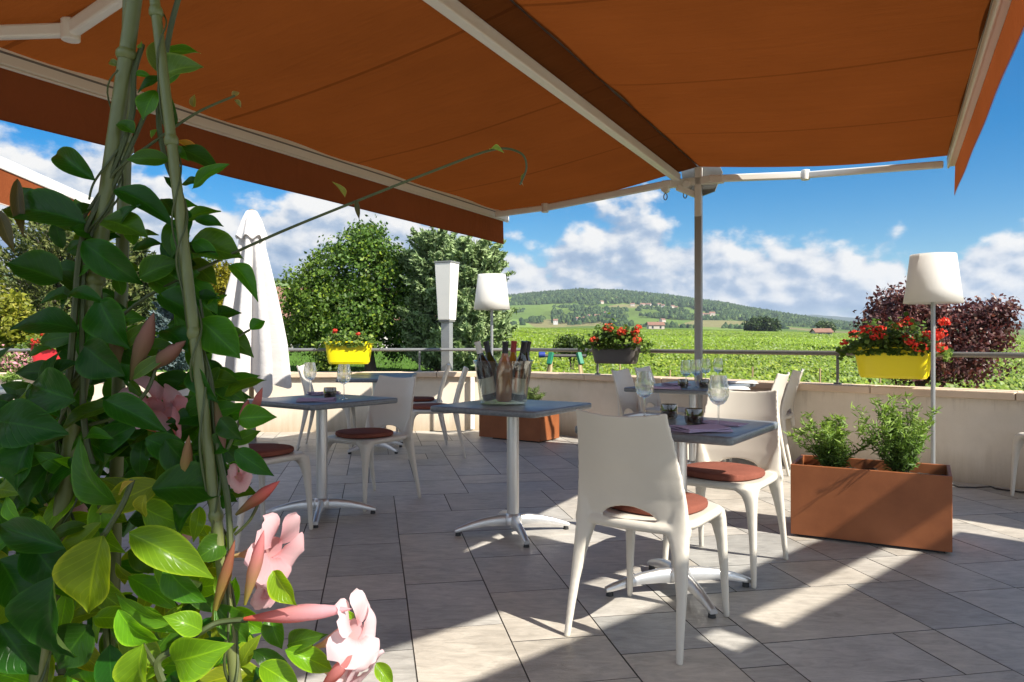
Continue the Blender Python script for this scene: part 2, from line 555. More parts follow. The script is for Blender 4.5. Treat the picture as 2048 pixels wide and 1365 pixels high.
def m_tiles():
    m, t = mat_base('stone_floor_tile')
    vec = t.n('ShaderNodeTexCoord').outputs['Object']
    at = t.n('ShaderNodeAttribute', attribute_name='Col')
    sep = t.n('ShaderNodeSeparateColor', {0: at.outputs[0]})
    rnd = sep.outputs[0]
    off = t.n('ShaderNodeCombineXYZ', {0: t.math('MULTIPLY', rnd, 37.0), 1: t.math('MULTIPLY', rnd, 91.0), 2: 0.0}).outputs[0]
    v2 = t.n('ShaderNodeVectorMath', {0: vec, 1: off}, operation='ADD').outputs[0]
    mp = t.n('ShaderNodeMapping', {0: v2, 'Rotation': (0, 0, R(28)), 'Scale': (3.0, 9.0, 1.0)}).outputs[0]
    grain = t.noise(mp, 3.0, 9, 0.66, 1.1)
    cloud = t.noise(v2, 2.6, 5, 0.6)
    fine = t.noise(v2, 130, 3, 0.6)
    f = t.math('ADD', t.math('MULTIPLY', grain, 0.55), t.math('MULTIPLY', cloud, 0.45))
    col = t.ramp(f, [(0.34, (0.275, 0.258, 0.228)), (0.5, (0.415, 0.392, 0.352)), (0.66, (0.55, 0.522, 0.470))])
    tint = t.ramp(rnd, [(0.0, (0.78, 0.80, 0.82)), (0.3, (1.0, 0.99, 0.98)), (0.55, (1.06, 1.0, 0.92)), (0.8, (0.88, 0.87, 0.86)), (1.0, (1.08, 1.06, 1.04))])
    col = t.mix(1.0, col, tint, 'MULTIPLY')
    # damp marks and grime
    gm = t.noise(vec, 0.9, 6, 0.65)
    gmf = t.n('ShaderNodeMapRange', {0: gm, 1: 0.55, 2: 0.75, 3: 0.0, 4: 0.30}).outputs[0]
    col = t.mix(gmf, col, (0.17, 0.155, 0.13))
    rough = t.math('MULTIPLY_ADD', fine, 0.25, t.math('MULTIPLY_ADD', cloud, 0.25, 0.24))
    nz = t.n('ShaderNodeSeparateXYZ', {0: t.n('ShaderNodeNewGeometry').outputs['True Normal']}).outputs[2]
    col = t.mix(t.math('LESS_THAN', nz, 0.8), col, (0.08, 0.075, 0.068))
    b = t.n('ShaderNodeBsdfPrincipled', {'Base Color': col, 'Roughness': rough, 'Specular IOR Level': 0.45})
    h = t.math('ADD', t.math('MULTIPLY', grain, 0.8), t.math('MULTIPLY', fine, 0.25))
    t.set(b, 'Normal', t.n('ShaderNodeBump', {'Strength': 0.55, 'Distance': 0.006, 'Height': h}))
    t.n('ShaderNodeOutputMaterial', {0: b})
    return m


MT['tiles'] = m_tiles()
MT['grout'] = principled('dark_grout', (0.10, 0.093, 0.083), 0.95, vary=0.3, vscale=20)


def m_attr_ground(name, rough=0.95, nscale=0.5, amp=0.5):
    m, t = mat_base(name)
    vec = t.n('ShaderNodeTexCoord').outputs['Object']
    at = t.n('ShaderNodeAttribute', attribute_name='Col')
    f1 = t.math('MULTIPLY_ADD', t.math('SUBTRACT', t.noise(vec, nscale, 8, 0.7), 0.5), amp * 2, 1.0)
    f2 = t.math('MULTIPLY_ADD', t.math('SUBTRACT', t.noise(vec, nscale * 0.08, 6, 0.7), 0.5), amp * 1.3, 1.0)
    f = t.math('MULTIPLY', f1, f2)
    cc = t.n('ShaderNodeCombineColor', {0: f, 1: f, 2: f}).outputs[0]
    col = t.mix(1.0, at.outputs[0], cc, 'MULTIPLY')
    b = t.n('ShaderNodeBsdfDiffuse', {'Color': col, 'Roughness': 1.0})
    t.n('ShaderNodeOutputMaterial', {0: b})
    return m


MT['land'] = m_attr_ground('meadow_and_vines')
MT['leaf_tree'] = leafy('tree_leaf', rough=0.5, trans=0.3)
MT['leaf_conifer'] = leafy('conifer_needles', rough=0.6, trans=0.25, glow=(1, 1.1, 0.8))
MT['leaf_vine'] = leafy('vine_leaf', rough=0.45, trans=0.35, glow=(1.15, 1.2, 0.4))
MT['leaf_red'] = leafy('purple_leaf', rough=0.4, trans=0.25, glow=(1.5, 0.8, 0.7))
MT['leaf_herb'] = leafy('herb_leaf', rough=0.5, trans=0.35)
MT['petal_red'] = leafy('red_petal', rough=0.6, trans=0.3, glow=(1.2, 0.8, 0.8))
MT['forest'] = leafy('distant_canopy', rough=1.0, trans=0.0, spec=0.0)


def m_foreleaf():
    m, t = mat_base('glossy_climber_leaf')
    at = t.n('ShaderNodeAttribute', attribute_name='Col')
    uv = t.n('ShaderNodeAttribute', attribute_name='Vein')
    vx = t.n('ShaderNodeSeparateColor', {0: uv.outputs[0]})
    vec = t.n('ShaderNodeTexCoord').outputs['Object']
    # side veins branching from the midrib
    ph = t.math('FRACT', t.math('ADD', t.math('MULTIPLY', vx.outputs[0], 9.0), t.math('MULTIPLY', vx.outputs[1], -3.2)))
    vein = t.n('ShaderNodeMapRange', {0: t.math('ABSOLUTE', t.math('SUBTRACT', ph, 0.5)), 1: 0.0, 2: 0.10, 3: 1.0, 4: 0.0}).outputs[0]
    rib = t.n('ShaderNodeMapRange', {0: vx.outputs[1], 1: 0.0, 2: 0.07, 3: 1.0, 4: 0.0}).outputs[0]
    geo = t.n('ShaderNodeNewGeometry')
    f = t.math('MULTIPLY_ADD', t.noise(vec, 40, 4), 0.5, 0.75)
    cc = t.n('ShaderNodeCombineColor', {0: f, 1: f, 2: f}).outputs[0]
    col = t.mix(1.0, at.outputs[0], cc, 'MULTIPLY')
    lines = t.math('MAXIMUM', t.math('MULTIPLY', vein, 0.30), t.math('MULTIPLY', rib, 0.75))
    col = t.mix(lines, col, t.mix(1.0, col, (2.2, 1.9, 1.6), 'MULTIPLY'))
    rim = t.n('ShaderNodeMapRange', {0: vx.outputs[1], 1: 0.84, 2: 1.0, 3: 0.0, 4: 0.45}).outputs[0]
    col = t.mix(rim, col, t.mix(1.0, col, (3.4, 2.4, 2.6), 'MULTIPLY'))
    under = t.mix(0.5, col, (0.16, 0.21, 0.10))
    col = t.mix(geo.outputs['Backfacing'], col, under)
    b = t.n('ShaderNodeBsdfPrincipled', {'Base Color': col, 'Roughness': 0.30, 'Specular IOR Level': 0.22})
    t.set(b, 'Normal', t.n('ShaderNodeBump', {'Strength': 0.25, 'Distance': 0.002, 'Height': t.math('ADD', t.math('MULTIPLY', vein, -0.5), t.noise(vec, 60, 3))}))
    tr = t.n('ShaderNodeBsdfTranslucent', {'Color': t.mix(1.0, col, (2.6, 2.4, 0.6), 'MULTIPLY')})
    ms = t.n('ShaderNodeMixShader', {0: 0.38, 1: b, 2: tr})
    t.n('ShaderNodeOutputMaterial', {0: ms})
    return m


MT['foreleaf'] = m_foreleaf()
MT['petal'] = leafy('pink_petal', rough=0.6, trans=0.5, spec=0.15, glow=(1.0, 0.9, 0.9))
MT['stem'] = principled('vine_stem', (0.040, 0.056, 0.012), 0.55, vary=0.4, vscale=60)
MT['bamboo'] = principled('green_bamboo_cane', (0.105, 0.122, 0.034), 0.42, vary=0.5, vscale=14)


# ------------------------------------------------------------------ leaf clouds
def leaf_cloud(name, mat, cen, size, col, parent=None, flat=0.0, out=None, aspect=0.55, droop=0.0, dirs=None):
    """one mesh of many separate four-cornered folded leaves; cen (N,3), size (N,), col (N,3)"""
    n = len(cen)
    nrm = rng.normal(size=(n, 3))
    if out is not None:
        nrm = nrm * (1 - flat) + out * (flat * 2.0)
    nrm /= np.linalg.norm(nrm, axis=1, keepdims=True) + 1e-9
    a = rng.normal(size=(n, 3)) if dirs is None else dirs + rng.normal(size=(n, 3)) * 0.25
    a[:, 2] -= droop
    a -= nrm * np.sum(a * nrm, axis=1, keepdims=True)
    a /= np.linalg.norm(a, axis=1, keepdims=True) + 1e-9
    b = np.cross(nrm, a)
    L = size[:, None]
    W = L * aspect
    bow = nrm * L * 0.10
    v = np.empty((n, 4, 3))
    v[:, 0] = cen - a * L * 0.5
    v[:, 1] = cen + b * W * 0.5 - bow - a * L * 0.05
    v[:, 2] = cen + a * L * 0.5
    v[:, 3] = cen - b * W * 0.5 - bow - a * L * 0.05
    me = bpy.data.meshes.new(name)
    me.vertices.add(n * 4)
    me.vertices.foreach_set('co', v.reshape(-1))
    # two triangles that share the midrib
    idx = np.arange(n)[:, None] * 4 + np.array([[0, 1, 2, 0, 2, 3]])
    me.loops.add(n * 6)
    me.loops.foreach_set('vertex_index', idx.reshape(-1).astype(np.int32))
    me.polygons.add(n * 2)
    me.polygons.foreach_set('loop_start', np.arange(n * 2, dtype=np.int32) * 3)
    me.update(calc_edges=True)
    ca = me.color_attributes.new('Col', 'FLOAT_COLOR', 'POINT')
    c4 = np.ones((n * 4, 4))
    c4[:, :3] = np.repeat(col, 4, axis=0)
    ca.data.foreach_set('color', c4.reshape(-1))
    me.materials.append(mat)
    o = bpy.data.objects.new(name, me)
    COL.objects.link(o)
    if parent:
        o.parent = parent
    return o


def shades(n, c0, c1, c2=None, p2=0.0, jit=0.18):
    f = rng.random((n, 1))
    col = np.array(c0) * (1 - f) + np.array(c1) * f
    if c2 is not None:
        k = rng.random(n) < p2
        col[k] = np.array(c2)
    return col * (1 + rng.normal(size=(n, 1)) * jit).clip(0.4, 1.7)


def clumps(blobs, n_clump, per, spread, shell=0.75):
    """points gathered in clumps over a set of ellipsoid blobs -> centres, outward directions, clump ids"""
    w = np.array([b[3] * b[4] + b[4] * b[5] + b[3] * b[5] for b in blobs])
    w = w / w.sum()
    which = rng.choice(len(blobs), n_clump, p=w)
    B = np.array(blobs)[which]
    d = rng.normal(size=(n_clump, 3))
    d /= np.linalg.norm(d, axis=1, keepdims=True)
    rad = shell + (1 - shell) * rng.random((n_clump, 1)) * 1.25
    rad[rng.random(n_clump) < 0.22] *= 0.6
    cc = B[:, :3] + d * B[:, 3:6] * rad
    cid = np.repeat(np.arange(n_clump), per)
    pts = cc[cid] + rng.normal(size=(n_clump * per, 3)) * spread
    return pts, d[cid], cid


def trunk_mb(base, top, r, limbs, n=9):
    mb = MB()
    base, top = Vector(base), Vector(top)
    pts = [base.lerp(top, k / 5) + Vector((random.uniform(-1, 1), random.uniform(-1, 1), 0)) * r * 0.5 * (k > 0) for k in range(6)]
    mb.tube(pts, [r * (1.25 - 0.95 * k / 5) for k in range(6)], n)
    for f, end in limbs:
        s = base.lerp(top, f)
        e = Vector(end)
        mid = s.lerp(e, 0.5) + Vector((0, 0, (e - s).length * 0.1))
        mb.tube([s, mid, e], [r * 0.55, r * 0.35, r * 0.1], 6)
    return mb


# ------------------------------------------------------------------ terrain, hills and fields
def lerp_tab(x, tab):
    return np.interp(x, [t[0] for t in tab], [t[1] for t in tab])


def u2px(x, y):
    return np.where(y > 0.2 * np.abs(x), CX + F * x / np.maximum(y, 0.2 * np.abs(x) + 1e-6), np.where(x > 0, 9000.0, -9000.0))


CREST = [(-9000, .03), (-3000, .05), (0, .075), (545, .080), (700, .072), (900, .064), (1020, .058), (1100, .0635), (1160, .0660), (1240, .0640), (1330, .0575),
         (1400, .0505), (1450, .046), (1500, .039), (1560, .0325), (1620, .026), (1700, .019), (1800, .015), (2100, .012), (4000, .012), (9000, .02)]
SLOPE = [(-9000, .012), (0, .016), (1000, .0210), (1300, .0200), (1500, .0165), (1700, .0125), (2048, .009), (4000, .006), (9000, .004)]


def land_z(x, y):
    x, y = np.asarray(x, float), np.asarray(y, float)
    r = np.hypot(x, y)
    px = u2px(x, y)
    t0 = np.clip((px - 900) / 240, 0, 1)
    base = 0.12 + (-1.05 - 0.12) * (t0 * t0 * (3 - 2 * t0))
    s = lerp_tab(px, SLOPE)
    cr = lerp_tab(px, CREST)
    zf = base + s * np.clip(r - 24, 0, None)
    t = np.clip((r - 900) / 1300, 0, 1)
    rise = t * t * (3 - 2 * t) * 0.55 + t * 0.45
    zc = CH + cr * 2200
    z900 = base + s * 876
    zh = z900 + (zc - z900) * rise
    out = np.where(r < 900, zf, zh)
    far = np.clip((r - 2200) / 5000, 0, 1)
    out = np.where(r > 2200, zc - far * (zc + 5.0), out)
    # the terrace itself stands on cut ground
    dist = np.maximum(y - 9.1 - 0.07 * x * (x < 0), (x - 0.1 + y - 8.95) * 0.7071)
    k = np.clip((dist - 0.35) / 1.0, 0, 1)
    return -1.3 + (out + 1.3) * k


def fbm(x, y, s, seed=0.0, oct=4):
    out = np.zeros(len(x))
    for i in range(len(x)):
        out[i] = mnoise.fractal(Vector((x[i] * s + seed, y[i] * s - seed, seed)), 1.0, 2.0, oct)
    return out


def make_land():
    az = np.concatenate([np.linspace(-180, -45, 28)[:-1], np.linspace(-45, -6, 70)[:-1], np.linspace(-6, 38, 420)[:-1], np.linspace(38, 180, 40)[:-1]])
    rr = np.concatenate([[3.0, 6, 7.5, 8.6, 9.3, 9.8, 10.3, 10.8, 11.5, 12.5, 14, 16, 20, 24, 28, 34, 42, 55, 75, 100, 140, 200, 280, 380, 500, 640, 780, 880],
                         np.linspace(905, 2200, 80), [2300, 2600, 3200, 4500, 7200, 9500]])
    A, Rr = np.meshgrid(np.radians(az), rr)
    X, Y = Rr * np.sin(A), Rr * np.cos(A)
    Z = land_z(X, Y)
    na, nr = len(az), len(rr)
    hill = (Rr > 950) & (Rr < 2300)
    nz = np.zeros(X.size)
    sel = (hill & (Y > 0)).reshape(-1)
    nz[sel] = fbm(X.reshape(-1)[sel], Y.reshape(-1)[sel], 1 / 260.0, 3.1)
    nz = nz.reshape(X.shape)
    Z = Z + np.where(hill, nz * 7 * np.clip((2150 - Rr) / 300, 0.12, 1) * np.clip((Rr - 950) / 200, 0, 1), 0)
    # land cover
    px = u2px(X, Y)
    col = np.zeros((*X.shape, 3))
    vine = np.array((0.085, 0.130, 0.012))
    lawn = np.array((0.060, 0.115, 0.022))
    col[:] = vine
    isl = (px < 1010) & (Rr < 75)
    col[isl] = lawn
    seeds = np.stack([rng.uniform(-500, 1500, 260), rng.uniform(700, 2300, 260)], 1)
    scol = shades(260, (0.080, 0.130, 0.030), (0.13, 0.175, 0.045), (0.17, 0.155, 0.07), 0.10, 0.12)
    hs = (Rr > 860) & (Rr < 2320) & (Y > 0)
    hp = np.stack([X[hs], Y[hs]], 1)
    near = np.argmin(((hp[:, None, :] * np.array([1, .55]) - seeds[None] * np.array([1, .55])) ** 2).sum(2), axis=1)
    col[hs] = scol[near]
    forest = hs & (((Rr - 900) / 1300 + nz * 0.25) > 0.71)
    col[forest] = (0.030, 0.055, 0.020)
    vs = np.concatenate([[[0, 0, float(land_z(0.0, 0.01))]], np.stack([X, Y, Z], 2).reshape(-1, 3)])
    cs = np.concatenate([[lawn], col.reshape(-1, 3)])
    fs = []
    for j in range(na):
        j2 = (j + 1) % na
        fs.append((0, 1 + j2, 1 + j))
        for i in range(nr - 1):
            fs.append((1 + i * na + j, 1 + i * na + j2, 1 + (i + 1) * na + j2, 1 + (i + 1) * na + j))
    me = bpy.data.meshes.new('terrain')
    me.from_pydata(vs.tolist(), [], fs)
    me.polygons.foreach_set('use_smooth', [True] * len(me.polygons))
    ca = me.color_attributes.new('Col', 'FLOAT_COLOR', 'POINT')
    ca.data.foreach_set('color', np.concatenate([cs, np.ones((len(cs), 1))], 1).reshape(-1))
    me.materials.append(MT['land'])
    me.update()
    o = bpy.data.objects.new('terrain', me)
    COL.objects.link(o)
    kind(o, 'structure')
    return forest


make_land()


def make_far_ridge():
    prof = [(1100, .035), (1380, .046), (1450, .0445), (1500, .041), (1560, .0372), (1640, .0350), (1700, .0330), (1760, .0303), (1850, .0275), (1950, .026), (2048, .0250),
            (2300, .026), (3000, .028)]
    px = np.linspace(1100, 3000, 160)
    mb = MB()
    rows = []
    for q, (rr, fz) in enumerate(((4600, 0.0), (5000, 0.45), (5500, 0.85), (6000, 1.0), (6600, 0.8))):
        row = []
        for p in px:
            u = (p - CX) / F
            k = 1 / math.hypot(u, 1)
            x, y = u * k * rr, k * rr
            z = lerp_tab(p, prof) * y * fz + CH + (mnoise.noise(Vector((x / 90, y / 90, 0))) * 7 + mnoise.noise(Vector((x / 400, y / 400, 4))) * 14) * (fz > 0.8)
            row.append((x, y, z if fz else -5))
        rows.append(row)
    n = len(px)
    mb.add([v for r in rows for v in r], [(j * n + i, j * n + i + 1, (j + 1) * n + i + 1, (j + 1) * n + i) for j in range(4) for i in range(n - 1)])
    m = principled('far_woods', (0.040, 0.060, 0.035), 1.0, spec=0.0, vary=0.5, vscale=0.01)
    kind(build('hills', mb, m, smooth=0), 'structure')


make_far_ridge()


def make_forest():
    """the woods on the hill: thousands of small rounded crowns that read as one mass"""
    P_, S_, C_ = [], [], []
    N = 40000
    px = rng.uniform(880, 1800, N)
    r = np.sqrt(rng.uniform(930 ** 2, 2280 ** 2, N))
    u = (px - CX) / F
    k = 1 / np.hypot(u, 1)
    x, y = u * k * r, k * r
    t = (r - 900) / 1300
    nz = fbm(x, y, 1 / 260.0, 3.1)
    nz2 = fbm(x, y, 1 / 120.0, 9.0)
    nz3 = fbm(x, y, 1 / 60.0, 5.0)
    keep = (t + nz * 0.25 > 0.71) & (rng.random(N) < 0.95)
    meadow = (px < 1190) & (t > 0.80) & (t < 0.88) & (nz3 > -0.35)
    keep &= ~meadow
    hedge = (nz2 > 0.31) & (t < 0.76) & (t > 0.08)
    village = (np.abs(px - 1280) < 165) & (t > 0.50) & (t < 0.72) & (nz3 > -0.05)
    hamlet = (np.abs(px - 1180) < 75) & (t > 0.12) & (t < 0.42) & (nz3 > 0.02)
    village |= hamlet
    rightwood = (px > 1440) & (t > 0.35) & (nz3 > -0.3)
    leftwood = (px < 1130) & (t > 0.50) & (t < 0.80) & (nz3 > -0.2)
    low = (t < 0.10) & (t > 0.02) & (nz2 > 0.22)
    keep |= hedge | village | rightwood | leftwood | low
    x, y, r, t = x[keep], y[keep], r[keep], t[keep]
    n = len(x)
    z = land_z(x, y)
    size = rng.uniform(5.0, 9.5, n)
    size[t < 0.5] *= 0.8
    # jittered octahedron with a waist -> 14 faces each
    ang = np.linspace(0, 2 * np.pi, 6)[:-1]
    ring1 = np.stack([np.cos(ang) * 0.55, np.sin(ang) * 0.55, np.full(5, 0.15)], 1)
    ring2 = np.stack([np.cos(ang + .6) * 0.42, np.sin(ang + .6) * 0.42, np.full(5, 0.72)], 1)
    base = np.concatenate([ring1, ring2, [[0, 0, 1.05]]])
    v = base[None] * size[:, None, None] * (1 + rng.normal(size=(n, 11, 3)) * 0.16)
    v += np.stack([x, y, z - 1.0], 1)[:, None, :]
    fl = []
    for i in range(5):
        j = (i + 1) % 5
        fl += [(i, j, 5 + i), (j, 5 + j, 5 + i), (5 + i, 5 + j, 10)]
    fl = np.array(fl)
    faces = (fl[None] + (np.arange(n) * 11)[:, None, None]).reshape(-1, 3)
    me = bpy.data.meshes.new('forest')
    me.from_pydata(v.reshape(-1, 3).tolist(), [], faces.tolist())
    ca = me.color_attributes.new('Col', 'FLOAT_COLOR', 'POINT')
    cc = shades(n, (0.028, 0.050, 0.022), (0.060, 0.092, 0.034), (0.085, 0.12, 0.04), 0.12)
    ca.data.foreach_set('color', np.concatenate([np.repeat(cc, 11, 0), np.ones((n * 11, 1))], 1).reshape(-1))
    me.materials.append(MT['forest'])
    o = bpy.data.objects.new('forest', me)
    COL.objects.link(o)
    kind(o, 'stuff')
    o['label'] = 'dark green woods and hedgerows covering the far hill'
    o['category'] = 'woods'


make_forest()


def make_vines():
    pts, sz, cl = [], [], []
    # near rows, leaf by leaf
    Y = 13.5
    while Y < 46:
        x0, x1 = (840 - CX) / F * Y, (2180 - CX) / F * Y + 1
        if Y > 40:
            x0 = (990 - CX) / F * Y
        else:
            x0 = (1035 - CX) / F * Y
        n = int((x1 - x0) * (430 if Y < 26 else 300))
        x = rng.uniform(x0, x1, n)
        top = 1.12 + 0.16 * np.array([mnoise.noise(Vector((q * 0.9, Y, 0))) for q in x])
        f = rng.random(n) ** 0.75
        z = 0.12 + f * top
        yy = Y + rng.normal(size=n) * 0.17 * (1.1 - 0.4 * f) + x * 0.03
        z = z + land_z(x, yy)
        pts.append(np.stack([x, yy, z], 1))
        sz.append(rng.uniform(0.065, 0.13, n) * (1 if Y < 26 else 1.1))
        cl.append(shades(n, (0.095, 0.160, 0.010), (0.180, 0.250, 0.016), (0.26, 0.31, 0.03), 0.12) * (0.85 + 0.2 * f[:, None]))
        Y += 1.5
    Y = 46
    while Y < 330:
        x0, x1 = (985 - CX) / F * Y, (2150 - CX) / F * Y
        step = 1.7 if Y < 110 else 2.8
        dens = 70 if Y < 80 else (26 if Y < 160 else 12)
        n = int((x1 - x0) * dens)
        x = rng.uniform(x0, x1, n)
        gap = np.array([mnoise.noise(Vector((q / 60, Y / 34, 2.0))) for q in x])
        ok = np.abs(gap - 0.12) > 0.035
        x = x[ok]
        n = len(x)
        yy = Y + rng.normal(size=n) * 0.16 + x * 0.03
        z = land_z(x, yy) + rng.uniform(0.35, 1.25, n)
        pts.append(np.stack([x, yy, z], 1))
        sz.append(rng.uniform(0.17, 0.28, n) * (1 if Y < 110 else 2.0))
        tone = np.array([mnoise.noise(Vector((q / 90, Y / 26, 5.0))) for q in x])[:, None]
        cl.append(shades(n, (0.095, 0.160, 0.008), (0.165, 0.240, 0.012), (0.22, 0.28, 0.025), 0.06) * (1 + tone * 0.5))
        Y += step
    pts, sz, cl = np.concatenate(pts), np.concatenate(sz), np.concatenate(cl)
    out = np.tile([[0.3, -0.8, 0.8]], (len(pts), 1))
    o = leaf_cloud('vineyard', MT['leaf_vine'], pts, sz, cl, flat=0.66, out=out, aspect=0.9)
    kind(o, 'stuff')
    o['label'] = 'rows of sunlit yellow green vines filling the plain below the terrace'
    o['category'] = 'vineyard'
    # earth dark between the rows is left to the terrain; stakes in the near rows are part of the vineyard
    mb = MB()
    for px, Yk in ((1128, 15), (1340, 16), (1640, 17), (1505, 18), (1760, 16), (1240, 20)):
        x = (px - CX) / F * Yk
        z = float(land_z(x, Yk))
        mb.cyl((x, Yk, z), (x, Yk, z + 1.5), 0.02, 0.02, 6)
    s = build('vine_stakes', mb, MT['wood'], o)
    kind(s, 'stuff')


make_vines()


def make_lawn():
    n = 26000
    px = rng.uniform(-100, 1090, n)
    Y = rng.uniform(11, 60, n)
    x = (px - CX) / F * Y
    z = land_z(x, Y) + 0.03
    pts = np.stack([x, Y, z], 1)
    o = leaf_cloud('grass', MT['leaf_vine'], pts, rng.uniform(0.08, 0.16, n), shades(n, (0.05, 0.10, 0.015), (0.10, 0.17, 0.03)), aspect=0.2,
                   dirs=np.tile([[0.0, 0.0, 1.0]], (n, 1)))
    kind(o, 'stuff')
    o['label'] = 'short green lawn under the garden trees'
    o['category'] = 'grass'


make_lawn()


# ------------------------------------------------------------------ terrace floor
TA = math.atan2(748 - CX, F)          # tile axis: angle from +Y towards +X
tile_a = Vector((math.sin(TA), math.cos(TA)))
tile_b = Vector((math.cos(TA), -math.sin(TA)))
WALL_C = Vector((0.10, 8.95))         # corner of the parapet
WALL_L = Vector((-9.5, 8.3))
WALL_R = Vector((5.9, 3.15))


def make_floor():
    u = 0.1735
    nb, na = 88, 74
    ox, oy = -7.5, -2.6
    occ = np.zeros((nb, na), bool)
    rects = []
    sizes = [(2, 3), (2, 2), (3, 2), (4, 3), (2, 4), (4, 2), (3, 3)]
    wts = [6, 3, 5, 5, 2, 3, 3]
    rr = random.Random(21)
    for j in range(na):
        for i in range(nb):
            if occ[i, j]:
                continue
            opts = list(zip(sizes, wts))
            done = False
            for _ in range(8):
                (w, h) = rr.choices([o_[0] for o_ in opts], [o_[1] for o_ in opts])[0]
                if i + w <= nb and j + h <= na and not occ[i:i + w, j:j + h].any():
                    done = True
                    break
            if not done:
                w, h = 1, 1
                while i + w < nb and w < 3 and not occ[i + w, j]:
                    w += 1
                while j + h < na and h < 2 and not occ[i:i + w, j + h].any():
                    h += 1
            occ[i:i + w, j:j + h] = True
            rects.append((i, j, w, h))
    vs, fs, cs = [], [], []
    g = 0.0020
    for (i, j, w, h) in rects:
        b0, b1 = ox + i * u + g, ox + (i + w) * u - g
        a0, a1 = oy + j * u + g, oy + (j + h) * u - g
        k = len(vs)
        zt = rr.uniform(-0.0006, 0.0006)
        rnd = rr.random()
        e = 0.0006
        for (bb, aa, z) in ((b0 + e, a0 + e, zt), (b1 - e, a0 + e, zt), (b1 - e, a1 - e, zt), (b0 + e, a1 - e, zt), (b0, a0, -0.004), (b1, a0, -0.004), (b1, a1, -0.004), (b0, a1, -0.004)):
            q = tile_b * bb + tile_a * aa
            vs.append((q.x, q.y, z))
            cs.append((rnd, rnd, rnd, 1))
        fs += [(k, k + 1, k + 2, k + 3)] + [(k + 4 + q, k + 4 + (q + 1) % 4, k + (q + 1) % 4, k + q) for q in range(4)]
    me = bpy.data.meshes.new('terrace_floor')
    me.from_pydata(vs, [], fs)
    me.update()
    bm = bmesh.new()
    bm.from_mesh(me)
    # trim the paving to the parapet
    for p, q in ((WALL_C, WALL_L), (WALL_R, WALL_C)):
        d = (q - p).normalized()
        nrm = Vector((d.y, -d.x, 0))
        if nrm.dot(Vector((0, 1, 0))) < 0:
            nrm = -nrm
        co = Vector((p.x, p.y, 0)) + nrm * 0.06
        bmesh.ops.bisect_plane(bm, geom=bm.verts[:] + bm.edges[:] + bm.faces[:], plane_co=co, plane_no=nrm, clear_outer=True)
    me2 = bpy.data.meshes.new('terrace_floor')
    lay = None
    bm.to_mesh(me2)
    bm.free()
    # colours were laid per tile: rebuild from position
    ca = me2.color_attributes.new('Col', 'FLOAT_COLOR', 'POINT')
    lut = {}
    for (i, j, w, h) in rects:
        r_ = rr.random()
        for a in range(i, i + w):
            for b in range(j, j + h):
                lut[(a, b)] = (r_, (i + w / 2) * u + ox, (j + h / 2) * u + oy)
    cols = np.ones((len(me2.vertices), 4))
    cen = {}
    for poly in me2.polygons:
        cc = poly.center
        bb, aa = cc.x * tile_b.x + cc.y * tile_b.y, cc.x * tile_a.x + cc.y * tile_a.y
        key = (int((bb - ox) / u), int((aa - oy) / u))
        r_ = lut.get(key, (0.5,))[0]
        for vi in poly.vertices:
            cols[vi, :3] = r_
    ca.data.foreach_set('color', cols.reshape(-1))
    me2.materials.append(MT['tiles'])
    o = bpy.data.objects.new('floor', me2)
    COL.objects.link(o)
    kind(o, 'structure')
    # bed of grout below the tiles and the terrace's own body
    mb = MB()
    dl = (WALL_L - WALL_C).normalized()
    dr = (WALL_R - WALL_C).normalized()
    pl = [WALL_C + Vector((0.02, 0.10)), WALL_L + Vector((0, 0.1)), Vector((-9.5, -3.5)), Vector((5.9, -3.5)), WALL_R + Vector((0.08, 0.05))]
    top = [(p.x, p.y, -0.0035) for p in pl]
    bot = [(p.x, p.y, -1.4) for p in pl]
    n = len(pl)
    mb.add(top + bot, [tuple(range(n)), tuple(reversed(range(n, 2 * n)))] + [(k, k + n, (k + 1) % n + n, (k + 1) % n) for k in range(n)])
    kind(build('terrace_ground', mb, MT['grout'], smooth=0), 'structure')


make_floor()


# ------------------------------------------------------------------ parapet walls with coping, rails
def wall(name, label, a, b, zt=0.70, th=0.20, zb=-1.3, joints=()):
    d = (b - a)
    L = d.length
    d.normalize()
    nrm = Vector((-d.y, d.x))
    if nrm.y < 0:
        nrm = -nrm
    rz = math.atan2(d.y, d.x)
    t = thing(name, label, 'wall', (a.x, a.y, 0), rz)
    side = 1 if (Matrix.Rotation(rz, 2) @ Vector((0, 1))).dot(nrm) > 0 else -1
    mb = MB()
    mb.box((L / 2, side * th / 2, (zt - 0.06 + zb) / 2), (L, th, zt - 0.06 - zb))
    build('wall_body', mb, MT['render'], t, smooth=0)
    cp = MB()
    x = 0.0
    while x < L - 0.01:
        w = min(1.0, L - x)
        cp.box((x + w / 2, side * (th / 2 - 0.005), zt - 0.03), (w - 0.006, th + 0.09, 0.06))
        x += w
    build('coping', cp, MT['coping'], t, smooth=0, bevel=0.008)
    return t


wall('parapet_wall', 'low sunlit cream wall with stone coping along the back of the terrace', WALL_C, WALL_L)
wall('parapet_wall', 'low shaded cream wall with stone coping running forward on the vineyard side', WALL_C + Vector((0.02, -0.02)), WALL_R)

dR = (WALL_R - WALL_C).normalized()
nR = Vector((-dR.y, dR.x))
if nR.y < 0:
    nR = -nR
dL = (WALL_L - WALL_C).normalized()
nL = Vector((0, 1)) if True else None
RAIL_Z = 0.965


